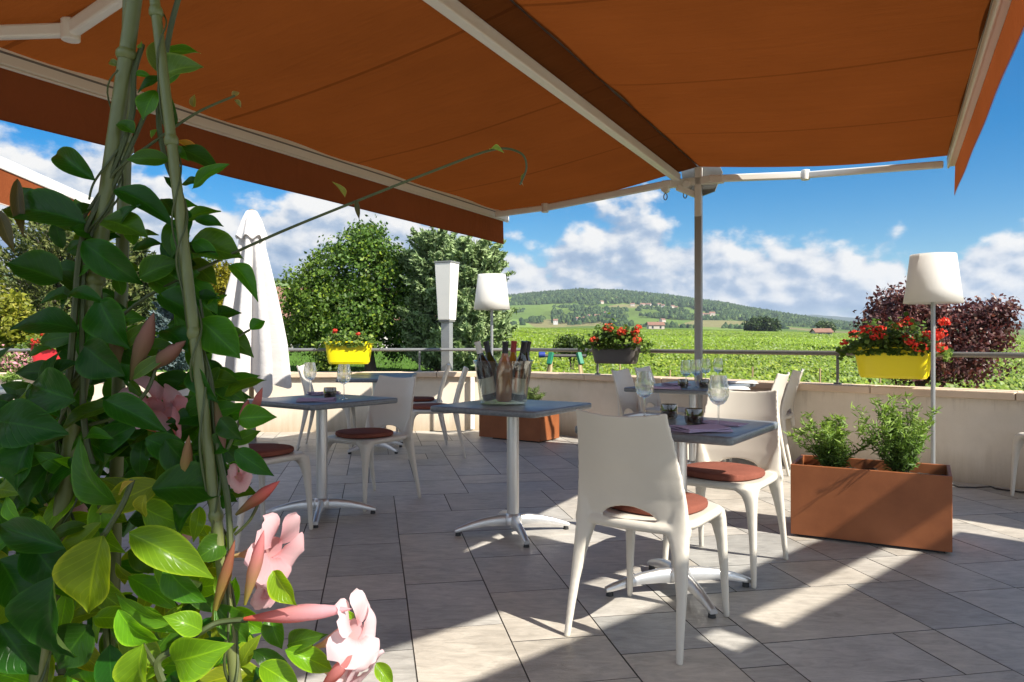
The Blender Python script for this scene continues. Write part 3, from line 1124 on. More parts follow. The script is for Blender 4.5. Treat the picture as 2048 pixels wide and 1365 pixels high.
def rail(name, label, a, b, posts, mat, r=0.021, z=RAIL_Z):
    t = thing(name, label, 'railing', (a.x, a.y, 0.7))
    L = (b - a)
    build('top_rail', MB().tube([(0, 0, z - 0.7), (L.x, L.y, z - 0.7)], r, 12), mat, t)
    for f in posts:
        mb = MB()
        p = L * f
        mb.cyl((p.x, p.y, 0.0), (p.x, p.y, z - 0.7), 0.013, 0.013, 8)
        mb.cyl((p.x, p.y, 0.0), (p.x, p.y, 0.012), 0.035, 0.03, 12)
        build('post', mb, mat, t)
    return t


rc = WALL_C + nL * 0.1 + nR * 0.05
rl = WALL_L + nL * 0.10
rail('railing', 'grey tube railing above the sunlit back wall', rc, rl, (0.13, 0.36, 0.58, 0.8), MT['rail_grey'], r=0.019)
join = WALL_C + dR * 5.18 + nR * 0.1
rail('railing', 'brown tube railing above the shaded wall before the vines', rc, join, (0.22, 0.72), MT['rail'])
rail('railing', 'teal tube railing at the end of the shaded wall by the purple shrub', join + dR * 0.012, WALL_R + nR * 0.1, (0.11, 0.7), MT['rail_teal'], r=0.023)


# ------------------------------------------------------------------ awnings
KA = 0.905
AO = Vector((1.665, 6.65, 2.626))
a_f = Vector((0.457, 0.889, 0)).normalized()      # along the spine, away from the camera
a_p = Vector((a_f.y, -a_f.x, 0))                  # to the right of it
AL = 6.8
AW = 1.93
ZL, ZR = 2.314, 2.455


def make_awning():
    """double awning on a post; local axes: x to the right of the spine, y along it (0 at the post, -AL at the near end)"""
    t = thing('double_awning', 'large rust orange double awning on a central post over the tables', 'awning', (AO.x, AO.y, 0))
    t.rotation_euler = (0, 0, math.atan2(-a_f.x, a_f.y))
    zs = AO.z

    def cloth(sgn, zend):
        def fn(u, v):
            y = -AL * v
            s = u
            x = sgn * (0.006 + (AW - 0.006) * s)
            z = zs + (zend - zs) * s
            z -= 0.030 * math.sin(math.pi * s) + 0.010 * math.sin(math.pi * s) * math.cos(v * AL / 1.2 * 2 * math.pi)
            # soft pull wrinkles that run from the spine
            z += 0.012 * math.sin(y * 11 + s * 3.5 + 1.5 * mnoise.noise(Vector((y * 0.9, 0, sgn)))) * math.exp(-s * 3.0) * min(1, s * 8)
            z += 0.007 * math.sin(y * 6 + s * 1.5 + 2.0 * mnoise.noise(Vector((y * 0.6, 3, sgn)))) * math.exp(-(1 - s) * 4.5)
            z += 0.008 * mnoise.noise(Vector((x * 1.2, y * 2.1, sgn)))
            return (x, y, z)
        return MB().grid(fn, 26, 200)
    build('cloth', cloth(-1, ZL + 0.045), MT['awning'], t, smooth=80)
    build('cloth', cloth(1, ZR + 0.045), MT['awning'], t, smooth=80)
    for sgn, z in ((-1, ZL), (1, ZR)):
        fb = MB()
        x = sgn * (AW + 0.02)
        fb.box((x, -AL / 2, z + 0.012), (0.062, AL + 0.06, 0.085))
        fb.box((x - sgn * 0.022, -AL / 2, z - 0.038), (0.018, AL + 0.05, 0.014))
        bar_ = build('front_bar', fb, MT['white_metal'], t, smooth=0, bevel=0.008)
        gv = MB()
        gv.box((x - sgn * 0.0315, -AL / 2, z + 0.022), (0.003, AL + 0.04, 0.010))
        build('groove', gv, MT['grey_metal'], bar_, smooth=0)
        vb = MB()
        H = 0.235
        xo = sgn * (AW + 0.042)

        def vf(u, v, xo=xo, z=z, sgn=sgn):
            y = -AL * v
            return (xo + sgn * (0.002 * math.sin(y * 5) * u - 0.006 * u), y, z - 0.030 - H * u - 0.0015 * math.sin(y * 3.1) * u)
        vb.grid(vf, 5, 110)
        v_ = build('valance', vb, MT['valance'], t, smooth=80)
        hem = MB()
        hem.grid(lambda u, v, vf=vf, sgn=sgn: tuple(Vector(vf(0.965 + 0.035 * u, v)) + Vector((sgn * 0.004, 0, 0))), 1, 110)
        build('hem', hem, principled('pale_hem_%d' % (sgn + 1), (0.55, 0.42, 0.34), 0.8), v_, smooth=80)
    # support beam under the left cloth, spine, roller tubes
    bm_ = MB()
    bm_.box((-0.19, -AL / 2, 2.545), (0.062, AL, 0.07))
    build('support_beam', bm_, MT['white_metal'], t, smooth=0, bevel=0.008)
    sp = MB()
    sp.tube([(-0.03, 0.0, zs + 0.045), (-0.03, -AL, zs + 0.045)], 0.028, 12)
    sp.tube([(0.03, 0.0, zs + 0.045), (0.03, -AL, zs + 0.045)], 0.028, 12)
    build('roller', sp, MT['grey_metal'], t)
    rf = MB()
    rf.box((0, -AL / 2, zs + 0.09), (0.13, AL, 0.02))
    build('cover_strip', rf, MT['grey_metal'], t, smooth=0, bevel=0.004)
    # hexagonal end plate
    ep = MB()
    hexa = [(-0.17, 0.03), (-0.14, -0.17), (-0.02, -0.235), (0.13, -0.19), (0.20, -0.03), (0.15, 0.09), (0.0, 0.10)]
    n = len(hexa)
    ep.add([(x, 0.05, zs - 0.03 + z) for x, z in hexa] + [(x, 0.075, zs - 0.03 + z) for x, z in hexa],
           [tuple(range(n)), tuple(reversed(range(n, 2 * n)))] + [((k + 1) % n, k, k + n, (k + 1) % n + n) for k in range(n)])
    build('end_plate', ep, MT['grey_metal'], t, smooth=0)
    # arms
    arms = [((-0.27, -0.02, 2.65), (-1.61, -0.12, 2.495), (-2.09, -0.36, 2.425)),
            ((0.10, -0.02, 2.655), (0.97, 0.16, 2.64), (2.09, -0.05, 2.575)),
            ((-0.27, -5.42, 2.65), (-1.58, -5.30, 2.47), (-2.10, -5.62, 2.43)),
            ((0.10, -6.6, 2.655), (1.0, -6.9, 2.62), (2.09, -6.2, 2.575))]
    arms = [[(x * KA, y * KA, CH + (z - CH) * KA) for x, y, z in arm_] for arm_ in arms]
    for a, b, c_ in arms:
        mb = MB()
        mb.bar(a, b, 0.042, 0.062)
        build('arm', mb, MT['white_metal'], t, smooth=0, bevel=0.01)
        mb = MB()
        mb.bar(b, c_, 0.038, 0.055)
        o = build('arm', mb, MT['white_metal'], t, smooth=0, bevel=0.01)
        e = MB()
        e.cyl(Vector(b) + Vector((0, 0, -0.043)), Vector(b) + Vector((0, 0, 0.043)), 0.036, 0.036, 14)
        build('elbow', e, MT['white_metal'], o, bevel=0.005)
    br = MB()
    br.bar((-0.33, 0.0, 2.495), (0.22, 0.0, 2.495), 0.06, 0.07)
    br.bar((-0.19, -0.03, 2.455), (-0.02, 0.02, 2.375), 0.05, 0.05)
    br.cyl((-0.30, -0.04, 2.455), (-0.30, 0.04, 2.455), 0.035, 0.035, 12)
    br.cyl((-0.10, -0.05, 2.475), (-0.10, 0.05, 2.475), 0.035, 0.035, 12)
    br.bar((0.0, 0.0, 2.18), (0.0, 0.0, 2.62), 0.06, 0.06, up=(0, 1, 0))
    build('bracket', br, MT['white_metal'], t, smooth=0, bevel=0.006)
    for x in (-0.30, -0.12):
        hk = MB()
        pts = [(x + 0.016 * math.cos(a), 0, 2.385 + 0.03 * math.sin(a)) for a in np.linspace(0, 2 * math.pi, 15)]
        hk.tube(pts, 0.005, 6)
        hk.cyl((x, 0, 2.41), (x, 0, 2.455), 0.006, 0.006, 6)
        build('crank_eye', hk, MT['grey_metal'], t)
    po = MB()
    po.bar((0, 0, 0.012), (0, 0, 2.47), 0.068, 0.05, up=(0, 1, 0))
    build('post', po, MT['pole'], t, smooth=0, bevel=0.012)
    bp = MB()
    bp.box((0, 0, 0.006), (0.24, 0.24, 0.012))
    build('base_plate', bp, MT['alu'], t, smooth=0, bevel=0.003)
    po2 = MB()
    po2.bar((0, -AL + 0.2, 0.012), (0, -AL + 0.2, 2.58), 0.068, 0.05, up=(0, 1, 0))
    build('post', po2, MT['alu'], t, smooth=0, bevel=0.012)
    bp = MB()
    bp.box((0, -AL + 0.2, 0.006), (0.24, 0.24, 0.012))
    build('base_plate', bp, MT['alu'], t, smooth=0, bevel=0.003)
    return t


awn = make_awning()
aw2 = copy_tree(awn)
aw2['label'] = 'second rust red awning at the edge of the terrace beyond the climbing plant'
ang2 = R(7.8)                                       # its right bar runs from (-3.96,5.8) to (-4.15,7.1)
q = Vector((-math.sin(ang2), math.cos(ang2)))
pr = Vector((q.y, -q.x))
end = Vector((-3.70, 6.47))
org = end - pr * AW
aw2.location = (org.x, org.y, -0.19)
aw2.rotation_euler = (0, 0, ang2)


# ------------------------------------------------------------------ unseen panels added behind the viewer, shaped to cast the floor's shade bands
def make_shade_panels():
    m_d = Vector((0.73, 0.68)).normalized()
    n_d = Vector((m_d.y, -m_d.x))
    H = 2.85
    k = 1.0 / math.tan(SUN_EL)
    sn, sm = H * k * SUN_H.dot(n_d), H * k * SUN_H.dot(m_d)
    t = thing('shade_panels', 'unseen white panels added behind the viewer to shape the shade on the terrace', 'canopy', (0, 0, 0))

    def slab(n0, n1, m0, m1):
        mb = MB()
        cpt = n_d * ((n0 + n1) / 2 + sn) + m_d * ((m0 + m1) / 2 + sm)
        mb.box((cpt.x, cpt.y, H + 0.04), (m1 - m0, n1 - n0, 0.08), rz=math.atan2(m_d.y, m_d.x))
        build('panel', mb, MT['white_metal'], t, smooth=0)
    slab(-1.72, -1.50, 1.15, 4.70)
    slab(-1.50, -1.27, 1.15, 2.32)
    slab(-1.50, -1.27, 2.46, 2.63)
    slab(-1.27, -0.35, -3.0, 4.70)
    slab(-3.0, -1.74, -1.2, 0.6)
    slab(-3.0, -2.18, 0.6, 2.2)
    slab(-2.85, -2.18, 2.2, 2.9)
    slab(-1.72, -0.35, 5.02, 10.0)
    for m_ in (-2.5, 1.0, 4.4, 9.5):  # posts added only to carry the unseen panels
        mb = MB()
        cpt = n_d * (-0.45 + sn) + m_d * (m_ + sm)
        mb.box((cpt.x, cpt.y, H / 2), (0.1, 0.1, H), rz=math.atan2(m_d.y, m_d.x))
        build('post', mb, MT['white_metal'], t, smooth=0)


make_shade_panels()


# ------------------------------------------------------------------ chairs
def make_chair():
    mb = MB()
    prof = [(0.0, -0.292), (0.10, -0.272), (0.20, -0.248), (0.30, -0.228), (0.38, -0.214), (0.44, -0.208), (0.52, -0.213), (0.60, -0.228), (0.70, -0.255), (0.83, -0.300)]

    def by(z):
        return float(np.interp(z, [p[0] for p in prof], [p[1] for p in prof]))

    def hw(z):
        return float(np.interp(z, [0, 0.44, 0.62, 0.82], [0.222, 0.214, 0.197, 0.172]))
    # back panel, a closed shell with an arched opening over the seat
    nu, nv, th = 40, 26, 0.0075

    def bp(u, v, side):
        uu = u * 2 - 1
        zt = 0.830 - 0.016 * (1 - uu * uu)
        a = abs(uu) / 0.52
        zb = 0.430 + (0.056 * math.sqrt(1 - a * a) if a < 1 else 0)
        z = zb + (zt - zb) * v
        x = uu * hw(z)
        bow = 0.034 * (1 - abs(uu) ** 2.2) * (0.35 + 0.65 * min(1, (z - 0.40) / 0.25))
        edge = 1 + 0.9 * max(0, (abs(uu) - 0.75) / 0.25) * max(0, min(1, (0.66 - z) / 0.2))
        return (x, by(z) - bow + side * th * edge, z)
    g0 = len(mb.v)
    vs = [bp(i / nu, j / nv, s_) for s_ in (-1, 1) for j in range(nv + 1) for i in range(nu + 1)]
    W = nu + 1
    S = W * (nv + 1)
    fs = []
    for j in range(nv):
        for i in range(nu):
            k = j * W + i
            fs.append((k, k + 1, k + W + 1, k + W))
            fs.append((S + k, S + k + W, S + k + W + 1, S + k + 1))
    for i in range(nu):
        fs.append((i + 1, i, S + i, S + i + 1))
        k = nv * W + i
        fs.append((k, k + 1, S + k + 1, S + k))
    for j in range(nv):
        k = j * W
        fs.append((k, k + W, S + k + W, S + k))
        k = j * W + nu
        fs.append((k + W, k, S + k, S + k + W))
    mb.add(vs, fs)
    # seat: rounded slab with a shallow dish, dropped edges
    mb.superell([(0.170, 0.165, 0.404), (0.208, 0.205, 0.410), (0.220, 0.216, 0.424), (0.218, 0.214, 0.436), (0.205, 0.20, 0.443), (0.15, 0.15, 0.440)], n=64, e=5.0, c=(0, 0.005, 0))
    # rail under the arch
    mb.rings([[Vector((x, -0.205 - 0.028 * (1 - (x / 0.225) ** 2) + 0.016 * math.cos(a), 0.422 + 0.02 * math.sin(a))) for a in np.linspace(0, 2 * math.pi, 13)[:-1]] for x in np.linspace(-0.22, 0.22, 17)])

    def leg(path, n=14):
        rings = []
        for (x, y, z, rx, ry) in path:
            rings.append([Vector((x + rx * math.copysign(abs(math.cos(a)) ** 0.7, math.cos(a)), y + ry * math.copysign(abs(math.sin(a)) ** 0.7, math.sin(a)), z)) for a in np.linspace(0, 2 * math.pi, n + 1)[:-1]])
        mb.rings(rings)
    for s in (-1, 1):
        path = []
        for z in (0.0, 0.10, 0.20, 0.30, 0.37, 0.41, 0.45, 0.50, 0.56):
            rx = float(np.interp(z, [0, 0.2, 0.34, 0.42, 0.50, 0.56], [0.0115, 0.0175, 0.028, 0.044, 0.026, 0.010]))
            ry = float(np.interp(z, [0, 0.2, 0.38, 0.45, 0.56], [0.0115, 0.017, 0.025, 0.022, 0.009]))
            path.append((s * (hw(z) - rx + 0.003), by(z), z, rx, ry))
        leg(path)
        path = []
        for z in (0.0, 0.10, 0.20, 0.30, 0.36, 0.39, 0.412, 0.425):
            rx = float(np.interp(z, [0, 0.2, 0.32, 0.385, 0.425], [0.0115, 0.0165, 0.022, 0.031, 0.064]))
            ry = float(np.interp(z, [0, 0.2, 0.32, 0.385, 0.425], [0.0115, 0.0165, 0.022, 0.031, 0.064]))
            path.append((s * (0.216 - 0.004 * z / 0.42 - rx), 0.232 - 0.012 * z / 0.42 - ry, z, rx, ry))
        leg(path)
    src = build('chair_source', mb, MT['chair'])
    m = src.modifiers.new('r', 'REMESH')
    m.mode = 'VOXEL'
    m.voxel_size = 0.0052
    m2 = src.modifiers.new('s', 'SMOOTH')
    m2.factor = 0.5
    m2.iterations = 7
    dg = bpy.context.evaluated_depsgraph_get()
    ev = src.evaluated_get(dg)
    me = bpy.data.meshes.new_from_object(ev)
    co = np.empty(len(me.vertices) * 3)
    me.vertices.foreach_get('co', co)
    co = co.reshape(-1, 3)
    nr = np.empty(len(me.vertices) * 3)
    me.vertex_normals.foreach_get('vector', nr)
    nr = nr.reshape(-1, 3)
    groups = {}
    for p in me.polygons:
        x, y, z = p.center
        if z > 0.452 and y < -0.16:
            key = ('backrest', 0)
        elif z < 0.400:
            key = ('leg', (1 if x > 0 else 0) + (2 if y > 0 else 0))
        else:
            key = ('seat', 0)
        groups.setdefault(key, []).append(tuple(p.vertices))
    t = thing('dining_chair', 'chair', 'chair')
    for (nm, _), fl in sorted(groups.items()):
        ids = sorted({v for f_ in fl for v in f_})
        mp = {v: i for i, v in enumerate(ids)}
        pm = bpy.data.meshes.new(nm)
        pm.from_pydata(co[ids].tolist(), [], [tuple(mp[v] for v in f_) for f_ in fl])
        pm.polygons.foreach_set('use_smooth', [True] * len(pm.polygons))
        pm.materials.append(MT['chair'])
        pm.update()
        pm.normals_split_custom_set_from_vertices([tuple(q_) for q_ in nr[ids]])
        o = bpy.data.objects.new(nm, pm)
        COL.objects.link(o)
        o.parent = t
    bpy.data.objects.remove(src, do_unlink=True)
    bpy.data.meshes.remove(me)
    return t


def make_cushion():
    mb = MB()
    lev = [(0.05, 0.05, 0.0), (0.170, 0.170, 0.0), (0.179, 0.179, 0.006), (0.181, 0.181, 0.016), (0.178, 0.178, 0.027), (0.168, 0.168, 0.032), (0.08, 0.08, 0.031)]
    mb.superell(lev, n=44, e=2.5)
    o = build('seat_cushion', mb, MT['cushion'])
    return tag(o, 'cushion', 'cushion')


chair0, chairs = make_chair(), []
cush0, cushs = make_cushion(), []


def chair(x, y, facing, label, cushion=None):
    """facing: heading of the sitter, degrees anticlockwise from +X"""
    rz = R(facing - 90)
    o = place(chair0, chairs, label, (x, y, 0), rz, 'white moulded chairs round the tables')
    if cushion:
        place(cush0, cushs, cushion, (x + 0.02 * math.cos(R(facing)), y + 0.02 * math.sin(R(facing)), 0.4425), rz + random.uniform(-0.4, 0.4), 'rust cushions on the chairs')
    return o


chair(0.54, 2.825, 56, 'white moulded chair nearest the camera, seen from behind', 'rust cushion showing through the arch of the nearest chair')
chair(1.0, 3.52, 236, 'white moulded chair across the table from the nearest one, beside the large planter', 'brick red cushion on the chair beside the large planter')
chair(-1.43, 4.15, 58, 'white moulded chair half hidden by the pink flowering climber', 'brown cushion on the chair half hidden by the climber')
chair(-0.97, 4.97, 236, 'white moulded chair at the far side of the lilac napkin table', 'thin brown cushion on the chair across the lilac napkin table')
chair(-0.74, 6.98, 186, 'white moulded chair seen edge on, nearer of the pair left of the rust planter', 'rust cushion on the nearer edge-on chair left of the small planter')
chair(-0.98, 7.86, 184, 'white moulded chair seen edge on, farther of the pair left of the rust planter', 'rust cushion on the farther edge-on chair near the back wall')
chair(-1.84, 7.58, 4, 'white moulded chair against the sunlit wall behind the two wine glasses')
chair(1.19, 6.31, 327, 'white moulded chair with its back behind the tall wine glass, nearer of two')
chair(1.49, 6.92, 327, 'white moulded chair behind the tall wine glass, farther of two by the wall')
chair(1.83, 5.88, 147, 'white moulded chair on the right of the long table, nearer of two', 'dark rust cushion on the chair right of the long table')
chair(2.2, 6.55, 147, 'white moulded chair at the right end of the long table by the shaded wall', 'rust cushion on the last chair before the shaded wall')
chair(3.665, 4.93, 178, 'white moulded chair cut by the right edge, only its front leg in view')
chair(-3.35, 4.75, 75, 'white moulded chair behind the climber at the far left table', 'sunlit orange cushion behind the climber')
chair(-2.55, 5.3, 240, 'white moulded chair by the parasol behind the climber', 'coral cushion seen between the leaves of the climber')


# ------------------------------------------------------------------ tables
def make_table(name, hx, hy, label):
    t = thing(name, label, 'table')
    H, th = 0.716, 0.032
    mb = MB()
    r = 0.03

    def outline(ix, z):
        pts = []
        for cx_, cy_, a0 in ((1, 1, 0), (-1, 1, 90), (-1, -1, 180), (1, -1, 270)):
            for k in range(6):
                a = R(a0 + 90 * k / 5)
                pts.append(Vector((cx_ * (hx - r) + (r - ix) * math.cos(a), cy_ * (hy - r) + (r - ix) * math.sin(a), z)))
        return pts
    mb.rings([outline(0.006, H - th), outline(0.0, H - th + 0.006), outline(0.0, H - 0.007), outline(0.003, H - 0.002), outline(0.008, H)])
    build('table_top', mb, MT['tabletop'], t, smooth=50)
    sp = MB()
    sp.lathe([(0.0, H - th - 0.012), (0.15, H - th - 0.012), (0.15, H - th - 0.001), (0.0, H - th - 0.001)], 20)
    build('top_plate', sp, MT['black'], t)
    cb = MB()
    cb.lathe([(0.034, 0.07), (0.034, H - th - 0.013)], 24, caps=True)
    build('column', cb, MT['alu'], t)
    hub = MB()
    hub.lathe([(0.03, 0.045), (0.05, 0.05), (0.052, 0.085), (0.044, 0.10), (0.035, 0.108)], 20, caps=True)
    build('hub', hub, MT['alu'], t)
    for k in range(4):
        a = R(45 + 90 * k)
        ca, sa = math.cos(a), math.sin(a)
        rings = []
        for s, zt, h, w in ((0.03, 0.103, 0.060, 0.040), (0.09, 0.100, 0.054, 0.036), (0.17, 0.088, 0.044, 0.032), (0.24, 0.070, 0.036, 0.030), (0.30, 0.050, 0.028, 0.028), (0.328, 0.038, 0.020, 0.026)):
            ring = []
            for (dx, dz) in ((-1, 0), (-0.8, 0.75), (-0.4, 1), (0.4, 1), (0.8, 0.75), (1, 0), (0.9, -1), (-0.9, -1)):
                yy, zz = dx * w / 2 * (1.2 if dz <= 0 else 1), zt - h / 2 + dz * h / 2
                ring.append(Vector((s * ca - yy * sa, s * sa + yy * ca, zz)))
            rings.append(ring)
        ar = MB().rings(rings)
        leg = build('leg', ar, MT['alu'], t, smooth=50)
        ft = MB()
        ft.cyl((0.31 * ca, 0.31 * sa, 0.0), (0.31 * ca, 0.31 * sa, 0.022), 0.016, 0.013, 12)
        build('glide', ft, MT['black'], leg)
    return t


TZ = 0.716
table0, tables = make_table('bistro_table', 0.335, 0.335, 'table'), []
GT = 'grey pedestal tables'


def table(x, y, rot, label):
    return place(table0, tables, label, (x, y, 0), R(rot), GT)


T1 = (-1.17, 4.58, -37)
T2 = (0.005, 4.17, -32)
T3 = (0.715, 3.19, -34)
table(*T1, 'square grey table laid with lilac napkins and two wine glasses')
table(*T2, 'square grey table in the middle holding the clear wine bucket')
table(*T3, 'square grey table with smoked tumblers behind the nearest chair')
table(-1.33, 7.28, 3, 'square grey table at the back with its base behind the brown cushion chair')
table(-1.38, 7.98, 3, 'square grey table closest to the sunlit wall and the yellow flower box')
table(-3.95, 5.65, 10, 'square grey table at the far left behind the climber leaves')
tl = make_table('long_table', 0.335, 0.62, 'long grey pedestal table full of glasses by the awning post')
tl.location = (1.46, 6.0, 0)
tl.rotation_euler = (0, 0, R(-33))


# ------------------------------------------------------------------ things on the tables
def make_wineglass():
    mb = MB()
    mb.lathe([(0.0, 0.0005), (0.034, 0.0015), (0.034, 0.003), (0.012, 0.006), (0.0042, 0.012), (0.0034, 0.05), (0.0036, 0.085), (0.006, 0.092), (0.020, 0.097), (0.033, 0.110),
              (0.0405, 0.128), (0.0425, 0.145), (0.0405, 0.168), (0.036, 0.192), (0.0325, 0.212), (0.0318, 0.2125), (0.0352, 0.191), (0.0397, 0.168), (0.0417, 0.145), (0.0395, 0.128), (0.031, 0.111), (0.0, 0.100)], 32)
    return tag(build('wine_glass', mb, MT['glass']), 'glass', 'wine glass')


def make_tumbler():
    t = thing('candle_tumbler', 'tumbler', 'tumbler')
    mb = MB()
    mb.lathe([(0.0, 0.001), (0.030, 0.001), (0.036, 0.006), (0.0395, 0.022), (0.0395, 0.045), (0.037, 0.066), (0.0358, 0.066), (0.038, 0.045), (0.038, 0.023), (0.033, 0.011), (0.0, 0.010)], 28)
    build('glass_cup', mb, MT['smoke_glass'], t)
    w = MB()
    w.lathe([(0.0, 0.011), (0.020, 0.011), (0.020, 0.026), (0.0, 0.027)], 18)
    build('candle', w, MT['wax'], t)
    return t


wg0, wgs = make_wineglass(), []
tb0, tbs = make_tumbler(), []


def on_table(px, py):
    v = G(px, py, TZ)
    return (v.x, v.y, TZ + 0.0006)


def wglass(px, py, label):
    return place(wg0, wgs, label, on_table(px, py), random.random() * 6, 'wine glasses on the tables')


def tumbler(px, py, label):
    return place(tb0, tbs, label, on_table(px, py), random.random() * 6, 'smoked tumblers on the tables')


wglass(620, 790, 'empty wine glass left of the tumbler on the lilac napkin table')
wglass(688, 799, 'empty wine glass right of the tumbler on the lilac napkin table')
tumbler(660, 797, 'smoked tumbler between two wine glasses on the lilac napkin table')
wglass(1289, 836, 'tall wine glass standing just above the nearest chair back')
wglass(1437, 856, 'wide wine glass beside the folded lilac napkin behind the nearest chair')
tumbler(1338, 838, 'smoked tumbler just above the nearest chair back, nearer the tall glass')
tumbler(1388, 849, 'smoked tumbler beside the lilac napkin, nearer the wide glass')
wglass(1372, 778, 'wine glass at the left on the long table, left of the awning post')
wglass(1392, 776, 'wine glass right in front of the awning post on the long table')
wglass(1411, 771, 'wine glass just right of the awning post on the long table')
wglass(1436, 768, 'rightmost wine glass on the long table')
tumbler(1366, 776, 'smoked tumbler left of the awning post on the long table')
tumbler(1408, 776, 'smoked tumbler right of the awning post on the long table')


def napkin(loc, rz, sx, sy, label, mat='napkin', folds=3):
    mb = MB()
    z = 0.0
    for k in range(folds):
        s = 1 - 0.03 * k
        off = random.uniform(-0.006, 0.006)

        def top(u, v, s=s, z=z, off=off):
            x, y = (u - .5) * sx * s + off, (v - .5) * sy * s
            return Vector((x, y, z + 0.005 + 0.0025 * math.sin(u * 5 + k) + 0.002 * math.cos(v * 4 + k * 2)))
        n0 = len(mb.v)
        nu, nv = 8, 6
        vs = [top(i / nu, j / nv) for j in range(nv + 1) for i in range(nu + 1)]
        W = nu + 1
        mb.add(vs, [(j * W + i, j * W + i + 1, (j + 1) * W + i + 1, (j + 1) * W + i) for j in range(nv) for i in range(nu)])
        ring = [i for i in range(W)] + [j * W + nu for j in range(1, nv + 1)] + [nv * W + i for i in range(nu - 1, -1, -1)] + [j * W for j in range(nv - 1, 0, -1)]
        low = [Vector(vs[i]) - Vector((0, 0, 0.0045)) for i in ring]
        b0 = len(mb.v)
        mb.v += [tuple(p) for p in low]
        m_ = len(ring)
        mb.f += [(n0 + ring[(i + 1) % m_], n0 + ring[i], b0 + i, b0 + (i + 1) % m_) for i in range(m_)]
        mb.f.append(tuple(b0 + i for i in reversed(range(m_))))
        z += 0.0055
    o = build('folded_napkin', mb, MT[mat], smooth=50)
    o.location = (loc[0], loc[1], TZ + 0.0008)
    o.rotation_euler = (0, 0, rz)
    return tag(o, label, 'napkin', 'folded napkins on the tables')


napkin(on_table(635, 803), R(8), 0.22, 0.15, 'lilac napkin folded flat in front of the left tumbler')
napkin(on_table(648, 789), R(50), 0.19, 0.12, 'lilac napkin folded behind the left tumbler')
napkin(on_table(1400, 862), R(20), 0.20, 0.15, 'lilac napkin folded behind the nearest chair back')
napkin(on_table(1440, 848), R(-34), 0.20, 0.14, 'flat dusky napkin under the wide wine glass shadow', folds=1)
napkin(on_table(1330, 778), R(-10), 0.24, 0.14, 'lilac napkin at the left end of the long table')
napkin(on_table(1352, 771), R(30), 0.20, 0.13, 'dark lilac napkin behind the left tumbler on the long table')
napkin(on_table(1462, 779), R(10), 0.22, 0.16, 'sunlit white napkin at the front of the long table', 'napkin_white')
napkin(on_table(1482, 767), R(0), 0.24, 0.15, 'sunlit white napkin at the far end of the long table', 'napkin_white')
pot_l = Vector((-3.62, 5.55, TZ))


def make_bucket():
    cpos = Vector((-0.050, 4.20, TZ))
    b = MB()
    pr_ = [(0.0, 0.004), (0.126, 0.004), (0.133, 0.010), (0.137, 0.05), (0.148, 0.14), (0.160, 0.215), (0.170, 0.238), (0.172, 0.243), (0.168, 0.245), (0.157, 0.216), (0.144, 0.14), (0.133, 0.05), (0.128, 0.014), (0.0, 0.012)]
    b.lathe(pr_, 48)
    o = build('wine_bucket', b, MT['acrylic'], loc=cpos + Vector((0, 0, 0.0006)))
    tag(o, 'clear plastic wine bucket full of bottles on the middle table', 'bucket')

    def bottle(dx, dy, lx, ly, gl, foil, lab, label):
        t = thing('wine_bottle', label, 'bottle', cpos + Vector((dx, dy, 0.0165 + 0.043 * math.hypot(lx, ly))), 0, 'bottles in the wine bucket')
        t.rotation_euler = (-ly, lx, random.uniform(-.3, .3))
        k = 1.13
        mb = MB()
        mb.lathe([(r * k, z * k) for r, z in [(0.0, 0.003), (0.030, 0.0), (0.0375, 0.006), (0.0395, 0.02), (0.0395, 0.145), (0.0375, 0.165), (0.027, 0.197), (0.0175, 0.222), (0.0145, 0.24), (0.0138, 0.285), (0.0155, 0.287), (0.0155, 0.294), (0.0, 0.2945)]], 28)
        build('bottle_glass', mb, gl, t)
        fm = MB()
        fm.lathe([(r * k, z * k) for r, z in [(0.0151, 0.236), (0.0146, 0.284), (0.0162, 0.2865), (0.0162, 0.2952), (0.0, 0.2957)]], 20)
        build('foil', fm, foil, t)
        if lab:
            lm = MB()
            nn = 14
            a0 = -math.pi / 2 - 1.15
            lm.grid(lambda u, v: (0.0401 * k * math.cos(a0 + 2.3 * u), 0.0401 * k * math.sin(a0 + 2.3 * u), (0.035 + 0.08 * v) * k), nn, 2)
            build('paper_label', lm, lab, t, smooth=80)
        return t
    bottle(-0.066, -0.030, -0.24, -0.08, MT['bottle_dark'], MT['label'], MT['label'], 'dark wine bottle with white label leaning out at the left of the bucket')
    bottle(-0.034, 0.062, -0.20, 0.16, MT['bottle_green'], MT['foil_dark'], None, 'green bottle with dark capsule at the back left of the bucket')
    bottle(0.004, -0.062, 0.02, -0.04, MT['bottle_rose'], MT['foil_dark'], None, 'pink rose bottle in the middle of the bucket')
    bottle(0.036, 0.068, 0.10, 0.14, MT['bottle_amber'], MT['foil_red'], None, 'amber bottle with red capsule at the back of the bucket')
    bottle(0.074, -0.020, 0.15, -0.10, MT['bottle_dark'], MT['foil_dark'], MT['label'], 'dark wine bottle with white label leaning right at the front of the bucket')
    bottle(0.088, 0.060, 0.20, 0.06, MT['bottle_dark'], MT['foil_dark'], None, 'dark bottle without label leaning out at the right rim of the bucket')


make_bucket()


